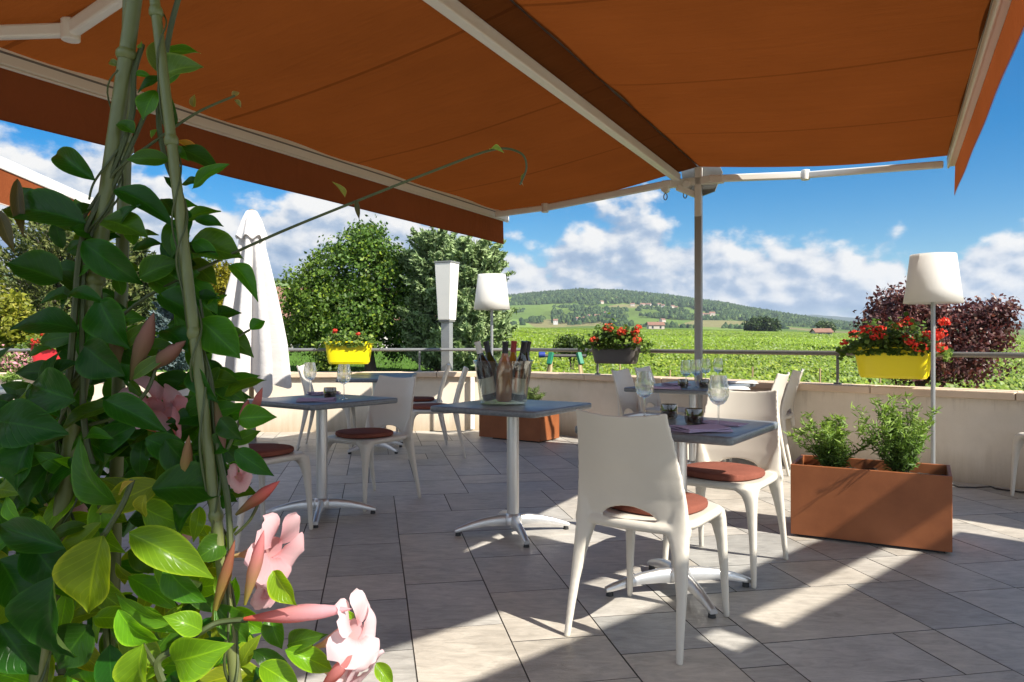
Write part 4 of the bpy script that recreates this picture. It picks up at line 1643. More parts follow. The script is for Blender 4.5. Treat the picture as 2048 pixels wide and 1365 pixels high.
# ------------------------------------------------------------------ lamps, lantern post, parasol
def floor_lamp(x, y, label, zt=1.72, zb=1.355, rb=0.202, rt=0.155):
    t = thing('floor_lamp', label, 'lamp', (x, y, 0), 0, 'white shaded lamps along the parapet')
    mb = MB()
    mb.lathe([(rb, zb), (rb * 0.92, zb + 0.10), (rt, zt)], 40)
    s = build('lamp_shade', mb, MT['shade'], t, smooth=60)
    so_ = s.modifiers.new('solid', 'SOLIDIFY')
    so_.thickness = 0.004
    cap = MB()
    cap.lathe([(0.0, zt - 0.012), (rt - 0.004, zt - 0.012)], 32)
    build('shade_top', cap, MT['shade'], t)
    st = MB()
    st.cyl((0, 0, 0.02), (0, 0, zb + 0.12), 0.016, 0.016, 14)
    build('stem', st, MT['galv'], t)
    bs = MB()
    bs.lathe([(0.0, 0.0), (0.13, 0.0), (0.13, 0.012), (0.03, 0.022), (0.018, 0.03)], 30)
    build('base', bs, MT['galv'], t)
    return t


floor_lamp(3.165, 5.60, 'tall white shaded lamp behind the large rust planter on the vineyard side')
floor_lamp(-0.225, 8.30, 'tall white shaded lamp behind the wine bucket', zt=1.81, zb=1.42, rb=0.205, rt=0.155)


def lantern_post():
    Y = 9.22
    x = (894 - CX) / F * Y
    t = thing('lantern_post', 'tapered white square lantern on a grey post behind the back wall', 'lantern', (x, Y, 0))
    zt, zb = 1.07 + 158 * Y / F, 1.07 + 42 * Y / F
    mb = MB()
    a, b = 0.112, 0.082
    mb.rings([[Vector((sx * b, sy * b, zb)) for sx, sy in ((-1, -1), (1, -1), (1, 1), (-1, 1))], [Vector((sx * a, sy * a, zt - 0.02)) for sx, sy in ((-1, -1), (1, -1), (1, 1), (-1, 1))]])
    build('lantern_body', mb, principled('opal_panel', (0.74, 0.71, 0.64), 0.5, vary=0.05), t, smooth=0, bevel=0.006)
    cp = MB()
    cp.box((0, 0, zt - 0.008), (0.236, 0.236, 0.022))
    cb = MB()
    cb.box((0, 0, zb - 0.012), (0.15, 0.15, 0.022))
    build('collar', cb, MT['grey_metal'], t, smooth=0, bevel=0.003)
    build('lid', cp, MT['grey_metal'], t, smooth=0, bevel=0.003)
    po = MB()
    po.box((0, 0, (zb - 0.02 - 0.3) / 2), (0.12, 0.09, zb - 0.02 + 0.3))
    build('post', po, MT['galv'], t, smooth=0, bevel=0.006)
    t.rotation_euler = (0, 0, R(-24))


lantern_post()


def parasol():
    Y = 7.35
    x = (503 - CX) / F * Y
    t = thing('closed_parasol', 'closed ecru parasol hanging in folds before the back wall', 'parasol', (x, Y, 0))
    zt = CH + (CY - 424) * Y / F
    z0 = CH + (CY - 750) * Y / F
    folds = 8
    n = 128
    levels = 46
    rings = []
    for k in range(levels + 1):
        f = k / levels
        z = zt - (zt - z0) * f
        r = float(np.interp(f, [0, 0.05, 0.16, 0.22, 0.5, 0.8, 1.0], [0.045, 0.075, 0.125, 0.135, 0.24, 0.345, 0.40]))
        amp = float(np.interp(f, [0, 0.12, 0.4, 1.0], [0.05, 0.25, 0.46, 0.56]))
        ring = []
        for i in range(n):
            a = 2 * math.pi * i / n
            tw = 0.10 * f + 0.14 * mnoise.noise(Vector((math.cos(a) * 1.5, math.sin(a) * 1.5, f * 0.9)))
            w = math.cos(folds * a + tw * 5)
            w = math.copysign(abs(w) ** 0.65, w)
            rr_ = r * (1 - amp * 0.5 + amp * 0.55 * w + 0.03 * math.sin(3 * a + f * 4))
            dz = 0.0
            if f > 0.82:
                dz = -0.17 * (f - 0.82) / 0.18 * (0.5 + 0.5 * math.cos(folds * a + tw * 5 + 0.6)) + 0.05 * (f - .82) / .18 * math.sin(2 * a + 1.0)
            ring.append(Vector((rr_ * math.cos(a), rr_ * math.sin(a), z + dz)))
        rings.append(ring)
    mb = MB().rings(rings, caps=False)
    build('canopy', mb, MT['parasol'], t, smooth=80)
    cp = MB()
    # small vent cap hanging over the top
    cr = []
    for r, z in ((0.03, zt + 0.012), (0.052, zt), (0.098, zt - 0.10), (0.140, zt - 0.235), (0.148, zt - 0.262)):
        cr.append([Vector((r * (1 + 0.10 * math.cos(8 * a)) * math.cos(a), r * (1 + 0.10 * math.cos(8 * a)) * math.sin(a), z + (0.02 * math.cos(8 * a) if r > 0.14 else 0))) for a in np.linspace(0, 2 * math.pi, 65)[:-1]])
    cp.rings(cr, caps=False)
    build('vent_cap', cp, MT['parasol'], t, smooth=80)
    po = MB()
    po.cyl((0, 0, 0.05), (0, 0, zt + 0.02), 0.024, 0.024, 14)
    build('pole', po, MT['wood'], t)
    bs = MB()
    bs.lathe([(0.0, 0.0), (0.26, 0.0), (0.27, 0.03), (0.25, 0.06), (0.05, 0.075), (0.04, 0.25), (0.0, 0.25)], 30)
    build('base', bs, MT['grey_metal'], t)


parasol()


def conduit():
    Y = 8.86
    x = (945 - CX) / F * Y
    mb = MB()
    mb.box((x, Y, 0.33), (0.05, 0.03, 0.62))
    o = build('conduit', mb, MT['white_metal'], smooth=0, bevel=0.004)
    tag(o, 'slim white cable duct fixed upright on the back wall left of the small planter', 'cable duct')
    def cable(pts, label, r=0.006):
        o = build('power_cable', MB().tube(pts, r, 6), MT['cable'])
        tag(o, label, 'cable')
    cable([(x, Y - 0.03, 0.02), (x - 0.1, Y - 0.10, 0.008), (x - 0.2, Y - 0.06, 0.008), (x - 0.35, Y - 0.12, 0.008), (x - 0.5, Y - 0.05, 0.008)], 'dark cable lying at the foot of the white duct')
    cable([(3.17, 5.52, 0.035), (3.25, 5.42, 0.008), (3.36, 5.40, 0.008), (3.42, 5.32, 0.03), (3.48, 5.36, 0.008), (3.58, 5.24, 0.008), (3.72, 5.2, 0.008)], 'dark cable curling on the floor by the lamp right of the planter')


conduit()


# ------------------------------------------------------------------ planters
def planter(name, label, corner_fl, corner_fr, depth, h, inset=0.018):
    a, b = Vector(corner_fl[:2]), Vector(corner_fr[:2])
    d = b - a
    L = d.length
    rz = math.atan2(d.y, d.x)
    t = thing(name, label, 'planter', (a.x, a.y, 0), rz)
    mb = MB()
    z0 = 0.015
    o_ = [(0, 0), (L, 0), (L, depth), (0, depth)]
    i_ = [(inset, inset), (L - inset, inset), (L - inset, depth - inset), (inset, depth - inset)]
    vs = [(x, y, z0) for x, y in o_] + [(x, y, h) for x, y in o_] + [(x, y, h) for x, y in i_] + [(x, y, h - 0.10) for x, y in i_]
    fs = [(3, 2, 1, 0)]
    for k in range(4):
        k2 = (k + 1) % 4
        fs += [(k, k2, 4 + k2, 4 + k), (4 + k, 4 + k2, 8 + k2, 8 + k), (8 + k, 8 + k2, 12 + k2, 12 + k)]
    mb.add(vs, fs)
    build('planter_body', mb, MT['corten'], t, smooth=0, bevel=0.003)
    sm = MB()
    sm.grid(lambda u, v: (inset + (L - 2 * inset) * u, inset + (depth - 2 * inset) * v, h - 0.055 + 0.014 * mnoise.noise(Vector((u * 9, v * 5, 1))) + 0.012 * mnoise.noise(Vector((u * 30, v * 14, 3)))), 40, 18)
    build('soil', sm, MT['soil'], t)
    ft = MB()
    ft.box((L / 2, depth / 2, 0.0075), (L - 0.06, depth - 0.06, 0.015))
    build('plinth', ft, MT['black'], t, smooth=0)
    return t, rz


pf_l, pf_r = G(1581, 1073), G(1905, 1112)
planter('planter_box', 'large rust coloured planter box with two feathery herbs at the right', pf_l, pf_r, 0.40, 0.395)
pb_l, pb_r = G(958, 876), G(1080, 887)
planter('planter_box', 'small rust coloured planter box by the back wall under the bucket table', pb_l, pb_r, 0.40, 0.36)


def herb(base, h, spread, n_st, label, name='herb_plant', dens=1.0, cols=((0.07, 0.13, 0.03), (0.16, 0.26, 0.05), (0.27, 0.38, 0.08))):
    t = thing(name, label, 'plant', base)
    st = MB()
    pts, dirs, cl = [], [], []
    for s in range(n_st):
        a = random.uniform(0, 2 * math.pi)
        lean = random.uniform(0.15, 1.0) * spread
        hh = h * random.uniform(0.55, 1.0) * (1 - 0.25 * lean / max(spread, 1e-3))
        p0 = Vector((random.uniform(-1, 1) * 0.03, random.uniform(-1, 1) * 0.03, 0))
        path = []
        for k in range(7):
            f = k / 6
            path.append(p0 + Vector((math.cos(a) * lean * f ** 1.3, math.sin(a) * lean * f ** 1.3, hh * f)) + Vector((random.gauss(0, .006), random.gauss(0, .006), 0)))
        st.tube(path, [0.004 * (1 - 0.75 * k / 6) for k in range(7)], 5)
        for k in range(int(125 * dens)):
            f = random.uniform(0.12, 1.04)
            i = min(5, int(f * 6))
            p = path[i].lerp(path[i + 1], min(1.0, f * 6 - i))
            ang = random.uniform(0, 2 * math.pi)
            dv = Vector((math.cos(ang), math.sin(ang), random.uniform(0.1, 0.9))).normalized()
            pts.append(p + dv * random.uniform(0.005, 0.055) * (1.25 - 0.5 * f))
            dirs.append(dv)
            fl = min(1, max(0, f + random.gauss(0, .15)))
            c0 = Vector(cols[0]).lerp(Vector(cols[1]), min(1, fl * 1.3)) if fl < 0.75 else Vector(cols[1]).lerp(Vector(cols[2]), (fl - 0.75) * 4)
            cl.append(c0 * random.uniform(0.75, 1.3))
    build('stems', st, MT['stem'], t)
    n = len(pts)
    leaf_cloud('foliage', MT['leaf_herb'], np.array(pts), rng.uniform(0.028, 0.062, n), np.array(cl), t, aspect=0.17, dirs=np.array(dirs))
    return t


prz = math.atan2((pf_r - pf_l).y, (pf_r - pf_l).x)
pd = Vector((math.cos(prz), math.sin(prz), 0))
pn = Vector((-pd.y, pd.x, 0))
herb(pf_l + pd * 0.20 + pn * 0.2 + Vector((0, 0, 0.335)), 0.38, 0.23, 20, 'dark feathery herb in the left half of the large rust planter')
herb(pf_l + pd * 0.535 + pn * 0.2 + Vector((0, 0, 0.335)), 0.50, 0.25, 22, 'taller bright green feathery herb in the right half of the large planter')
pbd = (pb_r - pb_l).normalized()
pbn = Vector((-pbd.y, pbd.x, 0))
herb(pb_l + pbd * 0.52 + pbn * 0.2 + Vector((0, 0, 0.30)), 0.30, 0.22, 20, 'leafy herb in the small planter, behind the bucket table', cols=((0.06, 0.10, 0.03), (0.12, 0.17, 0.05), (0.18, 0.24, 0.07)))
herb(pb_l + pbd * 0.2 + pbn * 0.2 + Vector((0, 0, 0.30)), 0.26, 0.18, 14, 'low herb in the small planter, hidden behind the middle table')
t7 = herb((-3.70, 5.55, TZ), 0.13, 0.08, 8, 'tiny potted plant with pale blooms on the far left table', name='table_plant', dens=0.4)
pm = MB()
pm.lathe([(0.0, 0.001), (0.035, 0.001), (0.045, 0.06), (0.048, 0.065), (0.044, 0.065), (0.040, 0.05), (0.0, 0.05)], 20)
build('pot', pm, MT['white_metal'], t7)


# ------------------------------------------------------------------ flower boxes on the railings
def flower_box(label, c, rz, L, h, mat, n_fl, seed, leafn=900, zt=1.0, red=((0.62, 0.03, 0.02), (0.75, 0.06, 0.03)), bloom=0.05, hgt=0.16):
    random.seed(seed)
    t = thing('flower_box', label, 'flower box', (c[0], c[1], zt - h), rz, 'flower boxes hung on the railings')
    mb = MB()
    a, b = L / 2, 0.105
    mb.superell([(a * 0.78, b * 0.74, 0.0), (a * 0.80, b * 0.77, 0.006), (a * 0.82, b * 0.79, 0.02), (a * 0.835, b * 0.81, 0.022), (a * 0.95, b * 0.95, h - 0.03), (a * 0.99, b * 0.99, h - 0.027), (a, b, h - 0.004), (a * 0.985, b * 0.97, h), (a * 0.95, b * 0.92, h - 0.002), (a * 0.92, b * 0.9, h - 0.03)], n=48, e=5)
    build('trough', mb, mat, t, smooth=40)
    so_ = MB()
    so_.superell([(a * 0.92, b * 0.9, h - 0.03), (a * 0.5, b * 0.5, h - 0.022)], n=32, e=5)
    build('soil', so_, MT['soil'], t)
    hk = MB()
    for sx in (-0.5, 0.5):
        hk.tube([(sx * a, b * 0.9, h - 0.06), (sx * a, b + 0.02, h - 0.02), (sx * a, b + 0.03, h - 0.035)], 0.006, 6)
    build('hook', hk, MT['grey_metal'], t)
    x = rng.normal(size=leafn).clip(-2, 2) * a * 0.66
    y = rng.normal(size=leafn) * b * 0.62
    z = h - 0.01 + np.abs(rng.normal(size=leafn)) * hgt * 0.42 * (1 - 0.5 * np.abs(x / a) ** 4)
    low = rng.random(leafn) < 0.12
    z[low] = h - rng.random(low.sum()) * 0.06
    y[low] = -b - 0.01
    pts = np.stack([x, y, z], 1)
    leaf_cloud('foliage', MT['leaf_herb'], pts, rng.uniform(0.028, 0.055, leafn), shades(leafn, (0.05, 0.10, 0.015), (0.13, 0.20, 0.03), (0.20, 0.26, 0.05), .15), t, flat=0.5,
               out=np.tile([[0.0, -0.5, 0.9]], (leafn, 1)), aspect=0.95)
    for k in range(n_fl):
        fx = random.uniform(-1.15, 1.3) * a
        fy = random.gauss(-0.3, 0.5) * b
        fz = h + hgt * random.uniform(0.35, 0.95)
        if k % 5 == 4:
            fz, fy = h + random.uniform(0, 0.05), -b - 0.03
        npt = 46
        d = rng.normal(size=(npt, 3))
        d /= np.linalg.norm(d, axis=1, keepdims=True)
        r_ = bloom * random.uniform(0.6, 1.15)
        fp = np.array([fx, fy, fz]) + d * np.array([r_, r_, r_ * 0.65])
        f_ = leaf_cloud('blossom', MT['petal_red'], fp, rng.uniform(0.018, 0.032, npt), shades(npt, *red, (0.8, 0.16, 0.08), .15), t, flat=0.6, out=d, aspect=0.9)
        sk = MB()
        sk.tube([(fx * 0.92, fy * 0.6, h - 0.02), (fx, fy, fz)], 0.0035, 5)
        build('stalk', sk, MT['stem'], f_)
    return t


rzR = math.atan2(dR.y, dR.x)


def on_rail_R(px, off=0.09):
    # where the ray through px meets the line of the right rail, pulled to the terrace side
    best = None
    for k in range(4000):
        p = rc + dR * (k * 0.002)
        if CX + F * p.x / p.y >= px:
            best = p
            break
    return best - nR * off


pR = on_rail_R(1797, 0.13)
flower_box('wide yellow flower box of red geraniums beside the right lamp', pR, rzR, 0.60, 0.25, MT['yellow'], 20, 5, leafn=1500, zt=CH - 12 * pR.y / F, hgt=0.22, bloom=0.052)
pD = on_rail_R(1246, 0.13)
flower_box('charcoal flower box of orange red geraniums left of the awning post', pD, rzR + R(12), 0.56, 0.22, MT['dark_plastic'], 13, 6, leafn=1300, zt=CH - 4 * pD.y / F, hgt=0.22, red=((0.70, 0.07, 0.03), (0.80, 0.14, 0.06)), bloom=0.048)
Yl = 8.78
flower_box('bright yellow flower box with few blooms on the back railing', ((698 - CX) / F * Yl, Yl), R(2), 0.57, 0.265, MT['yellow'], 3, 8, leafn=650, zt=CH - 1 * Yl / F, hgt=0.14, bloom=0.035)
Yl = 8.3
flower_box('red flower box of geraniums glimpsed behind the climber', ((118 - CX) / F * Yl, Yl), R(2), 0.60, 0.27, MT['red'], 7, 9, leafn=800, zt=CH - 5 * Yl / F, hgt=0.17, bloom=0.045)


# ------------------------------------------------------------------ trees and shrubs of the garden
def tree(name, label, px, Y, blobs_px, trunk_r, nclump, per, spread, size, c0, c1, c2, p2, mat, base_px=None, group=None, shell=0.72, cat='tree', flat=0.35, aspect=0.6, droop=0.0, light=None, shoots=0):
    """blobs_px: crown lobes as (px, py, half width px, half height px, depth offset m)"""
    s = Y / F
    bx = ((base_px if base_px is not None else px) - CX) * s
    bz = float(land_z(bx, Y))
    t = thing(name, label, cat, (bx, Y, bz), 0, group)
    blobs = []
    for (qx, qy, w, h, dy) in blobs_px:
        blobs.append(((qx - CX) * s - bx, dy, CH - (qy - CY) * s - bz, w * s, (w * 0.85) * s, h * s))
    pts, out, cid = clumps(blobs, nclump, per, spread, shell)
    n = len(pts)
    keep = pts[:, 2] > 0.05
    cl = shades(n, c0, c1, c2, p2, 0.14)
    tone = rng.normal(size=(nclump, 1)) * 0.18
    cl = cl * (1 + tone[cid]).clip(0.5, 1.6)
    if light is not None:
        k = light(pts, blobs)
        cl = cl * (1 - k[:, None]) + np.array(c2) * k[:, None] * (1 + rng.normal(size=(n, 1)) * .15)  # sunlit side of the crown blended into the leaf colours
    pts, out, cl = pts[keep], out[keep], cl[keep]
    if shoots:
        sp_, so_, sc_ = [], [], []
        for k in range(shoots):
            b = blobs[random.randrange(len(blobs))]
            a = random.uniform(0, 2 * math.pi)
            d0 = Vector((math.cos(a), math.sin(a), random.uniform(0.1, 1.2))).normalized()
            p0 = Vector((b[0] + d0.x * b[3] * 0.7, b[1] + d0.y * b[4] * 0.7, b[2] + d0.z * b[5] * 0.7))
            dd = (d0 + Vector((random.gauss(0, .3), random.gauss(0, .3), random.uniform(0.2, 0.8)))).normalized()
            ln = random.uniform(0.12, 0.34)
            for q_ in range(22):
                f = random.random()
                sp_.append(p0 + dd * ln * f + Vector((random.gauss(0, .03), random.gauss(0, .03), random.gauss(0, .03))))
                so_.append(dd)
        sc_ = shades(len(sp_), c0, c1, c2, p2, 0.14)
        pts, out, cl = np.concatenate([pts, np.array(sp_)]), np.concatenate([out, np.array(so_)]), np.concatenate([cl, sc_])
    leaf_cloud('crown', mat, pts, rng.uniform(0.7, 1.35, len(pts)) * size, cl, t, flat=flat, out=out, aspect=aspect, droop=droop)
    top = max(b[2] for b in blobs)
    limbs = [(0.35 + 0.4 * random.random(), (b[0], b[1], b[2])) for b in blobs]
    build('trunk', trunk_mb((0, 0, -0.3), (blobs[0][0] * 0.5, 0, top), trunk_r, limbs), MT['bark'], t)
    return t


GTREE = 'garden trees beyond the back wall'
tree('broadleaf_tree', 'broad leafy green tree behind the left yellow flower box', 720, 23.0,
     [(715, 545, 95, 85, 0), (640, 600, 68, 75, -0.4), (790, 570, 75, 80, 0.3), (690, 640, 100, 70, -0.5), (800, 650, 70, 65, 0), (735, 495, 45, 42, 0.1), (610, 655, 45, 45, -0.2), (835, 600, 30, 60, 0.3)],
     0.16, 1350, 24, 0.125, 0.125, (0.042, 0.095, 0.014), (0.105, 0.180, 0.028), (0.19, 0.26, 0.025), 0.12, MT['leaf_tree'], base_px=745, group=GTREE,
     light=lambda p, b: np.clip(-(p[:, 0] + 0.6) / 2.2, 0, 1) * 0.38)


def conifer(name, label, px, Y, top_py, base_py, halfw, c0, c1, c2, seed, group=None, dens=1.0, peak=0.0, nl=15, size=0.17, trunk_r=0.12, shape=None):
    """branch whorls with up-swept needle sprays"""
    s = Y / F
    bx = (px - CX) * s
    bz = float(land_z(bx, Y))
    t = thing(name, label, 'tree', (bx, Y, bz), 0, group)
    zt = CH - (top_py - CY) * s - bz
    zb = CH - (base_py - CY) * s - bz
    R0 = halfw * s
    rr = random.Random(seed)
    pts, dirs, cl = [], [], []
    br = MB()
    for L in range(nl):
        f = (L + 0.5) / nl
        z = zb + (zt - zb) * f
        prof = float(np.interp(f, [0, 0.15, 0.45, 0.75, 0.92, 1.0], shape or [0.9, 1.0, 0.88, 0.62, 0.33, 0.12]))
        nb = int(7 + 9 * prof)
        for b_ in range(nb):
            a = rr.uniform(0, 2 * math.pi)
            ln = R0 * prof * rr.uniform(0.65, 1.12)
            rise = ln * rr.uniform(0.12, 0.5)
            e = Vector((math.cos(a) * ln, math.sin(a) * ln, z + rise))
            s0 = Vector((0, 0, z - 0.1 * R0))
            mid = s0.lerp(e, 0.55) + Vector((0, 0, -0.12 * ln))
            br.tube([s0, mid, e], [0.02, 0.014, 0.005], 4)
            m_ = int(70 * dens * (0.35 + ln / R0))
            for q_ in range(m_):
                g = rr.uniform(0.18, 1.05) ** 0.8
                p = s0.lerp(mid, g / 0.55) if g < 0.55 else mid.lerp(e, (g - 0.55) / 0.45)
                w = 0.10 * R0 * (1.3 - g)
                pts.append(p + Vector((rr.gauss(0, w), rr.gauss(0, w), rr.gauss(0.02, w * 0.55))))
                dirs.append(Vector((math.cos(a) + rr.gauss(0, .5), math.sin(a) + rr.gauss(0, .5), rr.uniform(0.2, 1.1))))
                k = rr.random()
                base = Vector(c0).lerp(Vector(c1), k) if rr.random() > 0.18 else Vector(c2)
                cl.append(base * rr.uniform(0.75, 1.25) * (0.8 + 0.3 * g))
    n = len(pts)
    leaf_cloud('crown', MT['leaf_conifer'], np.array(pts), rng.uniform(0.7, 1.4, n) * size, np.array(cl), t, aspect=0.34, dirs=np.array(dirs))
    build('branches', br, MT['bark'], t)
    build('trunk', trunk_mb((0, 0, -0.3), (0, 0, zt * 0.97), trunk_r, []), MT['bark'], t)
    return t


conifer('conifer_tree', 'dark blue green conifer behind the lantern post', 878, 22.5, 468, 735, 78, (0.13, 0.19, 0.075), (0.25, 0.33, 0.145), (0.34, 0.42, 0.20), 3, GTREE, dens=1.25, shape=[0.95, 1.0, 0.98, 0.9, 0.72, 0.3])
conifer('conifer_tree', 'spreading grey green conifer behind the left lamp', 950, 20.5, 484, 745, 88, (0.14, 0.20, 0.08), (0.26, 0.34, 0.14), (0.35, 0.43, 0.20), 4, GTREE, dens=1.3, shape=[1.0, 0.98, 0.82, 0.75, 0.6, 0.25])
conifer('pine_tree', 'yellow green pine at the far left above the red flower box', 120, 26.0, 448, 735, 150, (0.055, 0.075, 0.018), (0.12, 0.14, 0.035), (0.17, 0.18, 0.05), 5, GTREE, dens=1.0, size=0.20, shape=[0.9, 0.95, 0.95, 0.9, 0.75, 0.4])
conifer('pine_tree', 'slimmer dark pine between the bamboo canes', 268, 29.0, 478, 735, 75, (0.045, 0.07, 0.02), (0.09, 0.12, 0.03), (0.14, 0.15, 0.045), 6, GTREE, dens=0.8, size=0.20)
conifer('blue_spruce', 'small blue grey spruce left of the parasol', 350, 19.0, 545, 740, 52, (0.075, 0.115, 0.115), (0.16, 0.21, 0.21), (0.24, 0.29, 0.28), 7, GTREE, dens=1.0, size=0.13)
tree('golden_tree', 'golden leaved tree just left of the parasol', 438, 25.0, [(437, 580, 30, 52, 0), (425, 640, 28, 40, 0.2), (450, 560, 18, 30, 0)],
     0.07, 160, 22, 0.10, 0.12, (0.17, 0.15, 0.012), (0.30, 0.25, 0.015), (0.36, 0.30, 0.03), .2, MT['leaf_tree'], group=GTREE)
tree('garden_bush', 'mid green leafy tree behind the golden one', 400, 31.0, [(395, 560, 45, 70, 0), (460, 600, 40, 60, 0), (330, 600, 50, 70, 0.5)],
     0.12, 260, 22, 0.14, 0.16, (0.045, 0.085, 0.015), (0.10, 0.15, 0.03), (0.14, 0.19, 0.03), .15, MT['leaf_tree'], group=GTREE)
tree('yellow_bush', 'tall yellow green bush at the left edge under the pine', 25, 16.0, [(10, 640, 55, 52, 0), (50, 660, 35, 38, -0.2), (-40, 620, 50, 60, 0)],
     0.06, 260, 22, 0.10, 0.11, (0.12, 0.14, 0.012), (0.22, 0.22, 0.02), (0.28, 0.26, 0.03), .2, MT['leaf_tree'], group=GTREE, cat='bush')
tree('small_shrub', 'rounded dark shrub on the lawn below the left yellow box', 660, 15.5, [(650, 722, 18, 28, 0), (672, 735, 14, 18, 0)],
     0.03, 70, 20, 0.07, 0.09, (0.05, 0.09, 0.015), (0.12, 0.17, 0.03), (0.16, 0.21, 0.03), .15, MT['leaf_tree'], cat='shrub')
tree('small_shrub', 'dark rounded shrub before the vines left of the charcoal box', 1146, 24.0, [(1135, 692, 22, 14, 0), (1155, 696, 24, 12, 0)],
     0.04, 90, 22, 0.10, 0.11, (0.035, 0.06, 0.012), (0.07, 0.11, 0.02), (0.10, 0.14, 0.03), .1, MT['leaf_tree'], cat='shrub')
tree('flowering_shrub', 'pink flowering shrub on the lawn at the left edge', 28, 12.0, [(10, 728, 32, 20, 0), (45, 734, 26, 16, 0)],
     0.03, 120, 16, 0.06, 0.06, (0.10, 0.15, 0.04), (0.18, 0.22, 0.06), (0.62, 0.28, 0.33), .45, MT['leaf_tree'], cat='shrub')
tree('purple_shrub', 'purple leaved shrub rising behind the right lamp and yellow box', 1860, 9.6,
     [(1800, 640, 70, 52, 0), (1880, 655, 80, 50, 0.2), (1965, 660, 50, 48, 0), (1760, 690, 45, 48, -0.2), (1840, 720, 85, 45, 0), (1930, 720, 70, 45, 0), (1835, 612, 38, 22, 0), (1990, 640, 30, 28, 0)],
     0.05, 820, 22, 0.075, 0.058, (0.065, 0.027, 0.026), (0.15, 0.062, 0.058), (0.22, 0.125, 0.095), .2, MT['leaf_red'], cat='shrub', shell=0.5, aspect=0.6, shoots=130)


def tree_tips():
    pass


# field trees and huts
tree('field_copse', 'dark round copse standing in the vines right of the awning post', 1525, 330.0, [(1508, 652, 20, 13, 0), (1540, 653, 22, 13, 0), (1525, 648, 20, 11, 0)],
     0.5, 260, 16, 0.55, 1.1, (0.028, 0.05, 0.014), (0.055, 0.085, 0.02), (0.08, 0.11, 0.03), .1, MT['leaf_tree'])
tree('field_tree', 'lone round tree standing in the vines left of the purple shrub', 1652, 330.0, [(1652, 656, 18, 9, 0), (1645, 653, 10, 7, 0)],
     0.4, 120, 16, 0.5, 0.9, (0.045, 0.075, 0.02), (0.08, 0.12, 0.03), (0.10, 0.14, 0.03), .1, MT['leaf_tree'])


def make_house(wid, dep, hgt, roof, wmat, rmat=MT['house_roof']):
    t = thing('hill_house', 'house', 'house')
    mb = MB()
    mb.box((0, 0, hgt / 2 - 1), (wid, dep, hgt + 2))
    # gables
    mb.add([(-wid / 2, -dep / 2, hgt), (-wid / 2, dep / 2, hgt), (-wid / 2, 0, hgt + roof), (wid / 2, -dep / 2, hgt), (wid / 2, dep / 2, hgt), (wid / 2, 0, hgt + roof)], [(0, 2, 1), (3, 4, 5)])
    build('wall_body', mb, wmat, t, smooth=0)
    e = 0.4
    rm = MB()
    k = roof / (dep / 2)
    for sgn in (-1, 1):
        y0, z0 = sgn * (dep / 2 + e), hgt - e * k
        a = [(-wid / 2 - e, y0, z0), (wid / 2 + e, y0, z0), (wid / 2 + e, 0, hgt + roof + 0.02), (-wid / 2 - e, 0, hgt + roof + 0.02)]
        b = [(x, y, z + 0.25) for x, y, z in a]
        rm.add(a + b, [(0, 1, 2, 3), (7, 6, 5, 4), (0, 4, 5, 1), (1, 5, 6, 2), (2, 6, 7, 3), (3, 7, 4, 0)])
    build('roof', rm, rmat, t, smooth=0)
    for q_ in range(max(2, int(wid / 3.2))):
        x = -wid / 2 + (q_ + 0.5) * wid / max(2, int(wid / 3.2))
        w = MB()
        w.box((x, -dep / 2 - 0.02, hgt * 0.55), (1.0, 0.12, 1.3))
        build('window', w, MT['glazing'], t, smooth=0)
    return t


hA, hB, hC = make_house(11, 7, 5, 2.6, MT['house_wall']), make_house(8, 7, 6.5, 3.0, MT['house_white']), make_house(13, 8, 7, 3.2, MT['house_wall'])


def hill_point(px, py):
    u = (px - CX) / F
    k = 1 / math.hypot(u, 1)
    for r in np.linspace(300, 2195, 900):
        x, y = u * k * r, k * r
        z = float(land_z(x, y))
        if CY - F * (z - CH) / y <= py:
            return x, y, z
    return x, y, z


GH = 'pale houses of the hillside village'
usedA, usedB, usedC = [], [], []
for i, (px, py, ty, rot, lab) in enumerate([
        (1215, 596, 'A', 20, 'long pale house with brown roof highest on the hillside among trees'), (1232, 601, 'B', -15, 'pale upright house just under the highest hillside house'), (1203, 607, 'A', 40, 'brown roofed house left of the upper hillside cluster'),
        (1265, 612, 'A', 0, 'low white topped house in the middle of the hillside woods'), (1285, 614, 'C', 15, 'big cream mansion house on the hillside, left of its twin'), (1297, 614, 'C', -30, 'big cream mansion house on the hillside, right of its twin'),
        (1318, 612, 'A', 25, 'house with red roof right of the hillside mansion'), (1326, 616, 'B', -20, 'tall pale house right of the red roofed hillside house'), (1345, 616, 'A', 30, 'pale house at the right end of the hillside village'),
        (1352, 620, 'B', -10, 'small pale house just below the right end of the village'), (1240, 626, 'A', 70, 'ochre house at the corner of the sloping vines'), (1155, 644, 'B', 35, 'leftmost pale house at the foot of the hill'),
        (1164, 643, 'A', -25, 'brown roofed house second from the left at the hill foot'), (1172, 641, 'A', 15, 'pale house in the middle of the hill foot hamlet'), (1178, 638, 'B', 50, 'upright house at the right of the hill foot hamlet'),
        (1194, 636, 'A', 10, 'isolated pale house right of the hill foot hamlet'), (1211, 632, 'B', 30, 'isolated upright house on the slope above the hamlet'), (1111, 648, 'B', 0, 'white house alone at the hill foot beside the lamp tree'),
        (1325, 645, 'A', 40, 'pale farmhouse low on the hill behind the charcoal flower box'), (1405, 632, 'A', 10, 'pale house on the slope right of the awning post, left of three'), (1416, 633, 'A', -20, 'pale house on the slope right of the awning post, middle of three'),
        (1424, 632, 'C', 5, 'larger pale house on the slope right of the awning post, right of three')]):
    x, y, z = hill_point(px, py)
    pr_, us = {'A': (hA, usedA), 'B': (hB, usedB), 'C': (hC, usedC)}[ty]
    o = place(pr_, us, lab, (x, y, z), R(rot), GH)
    o.scale = (0.78, 0.78, 0.70)
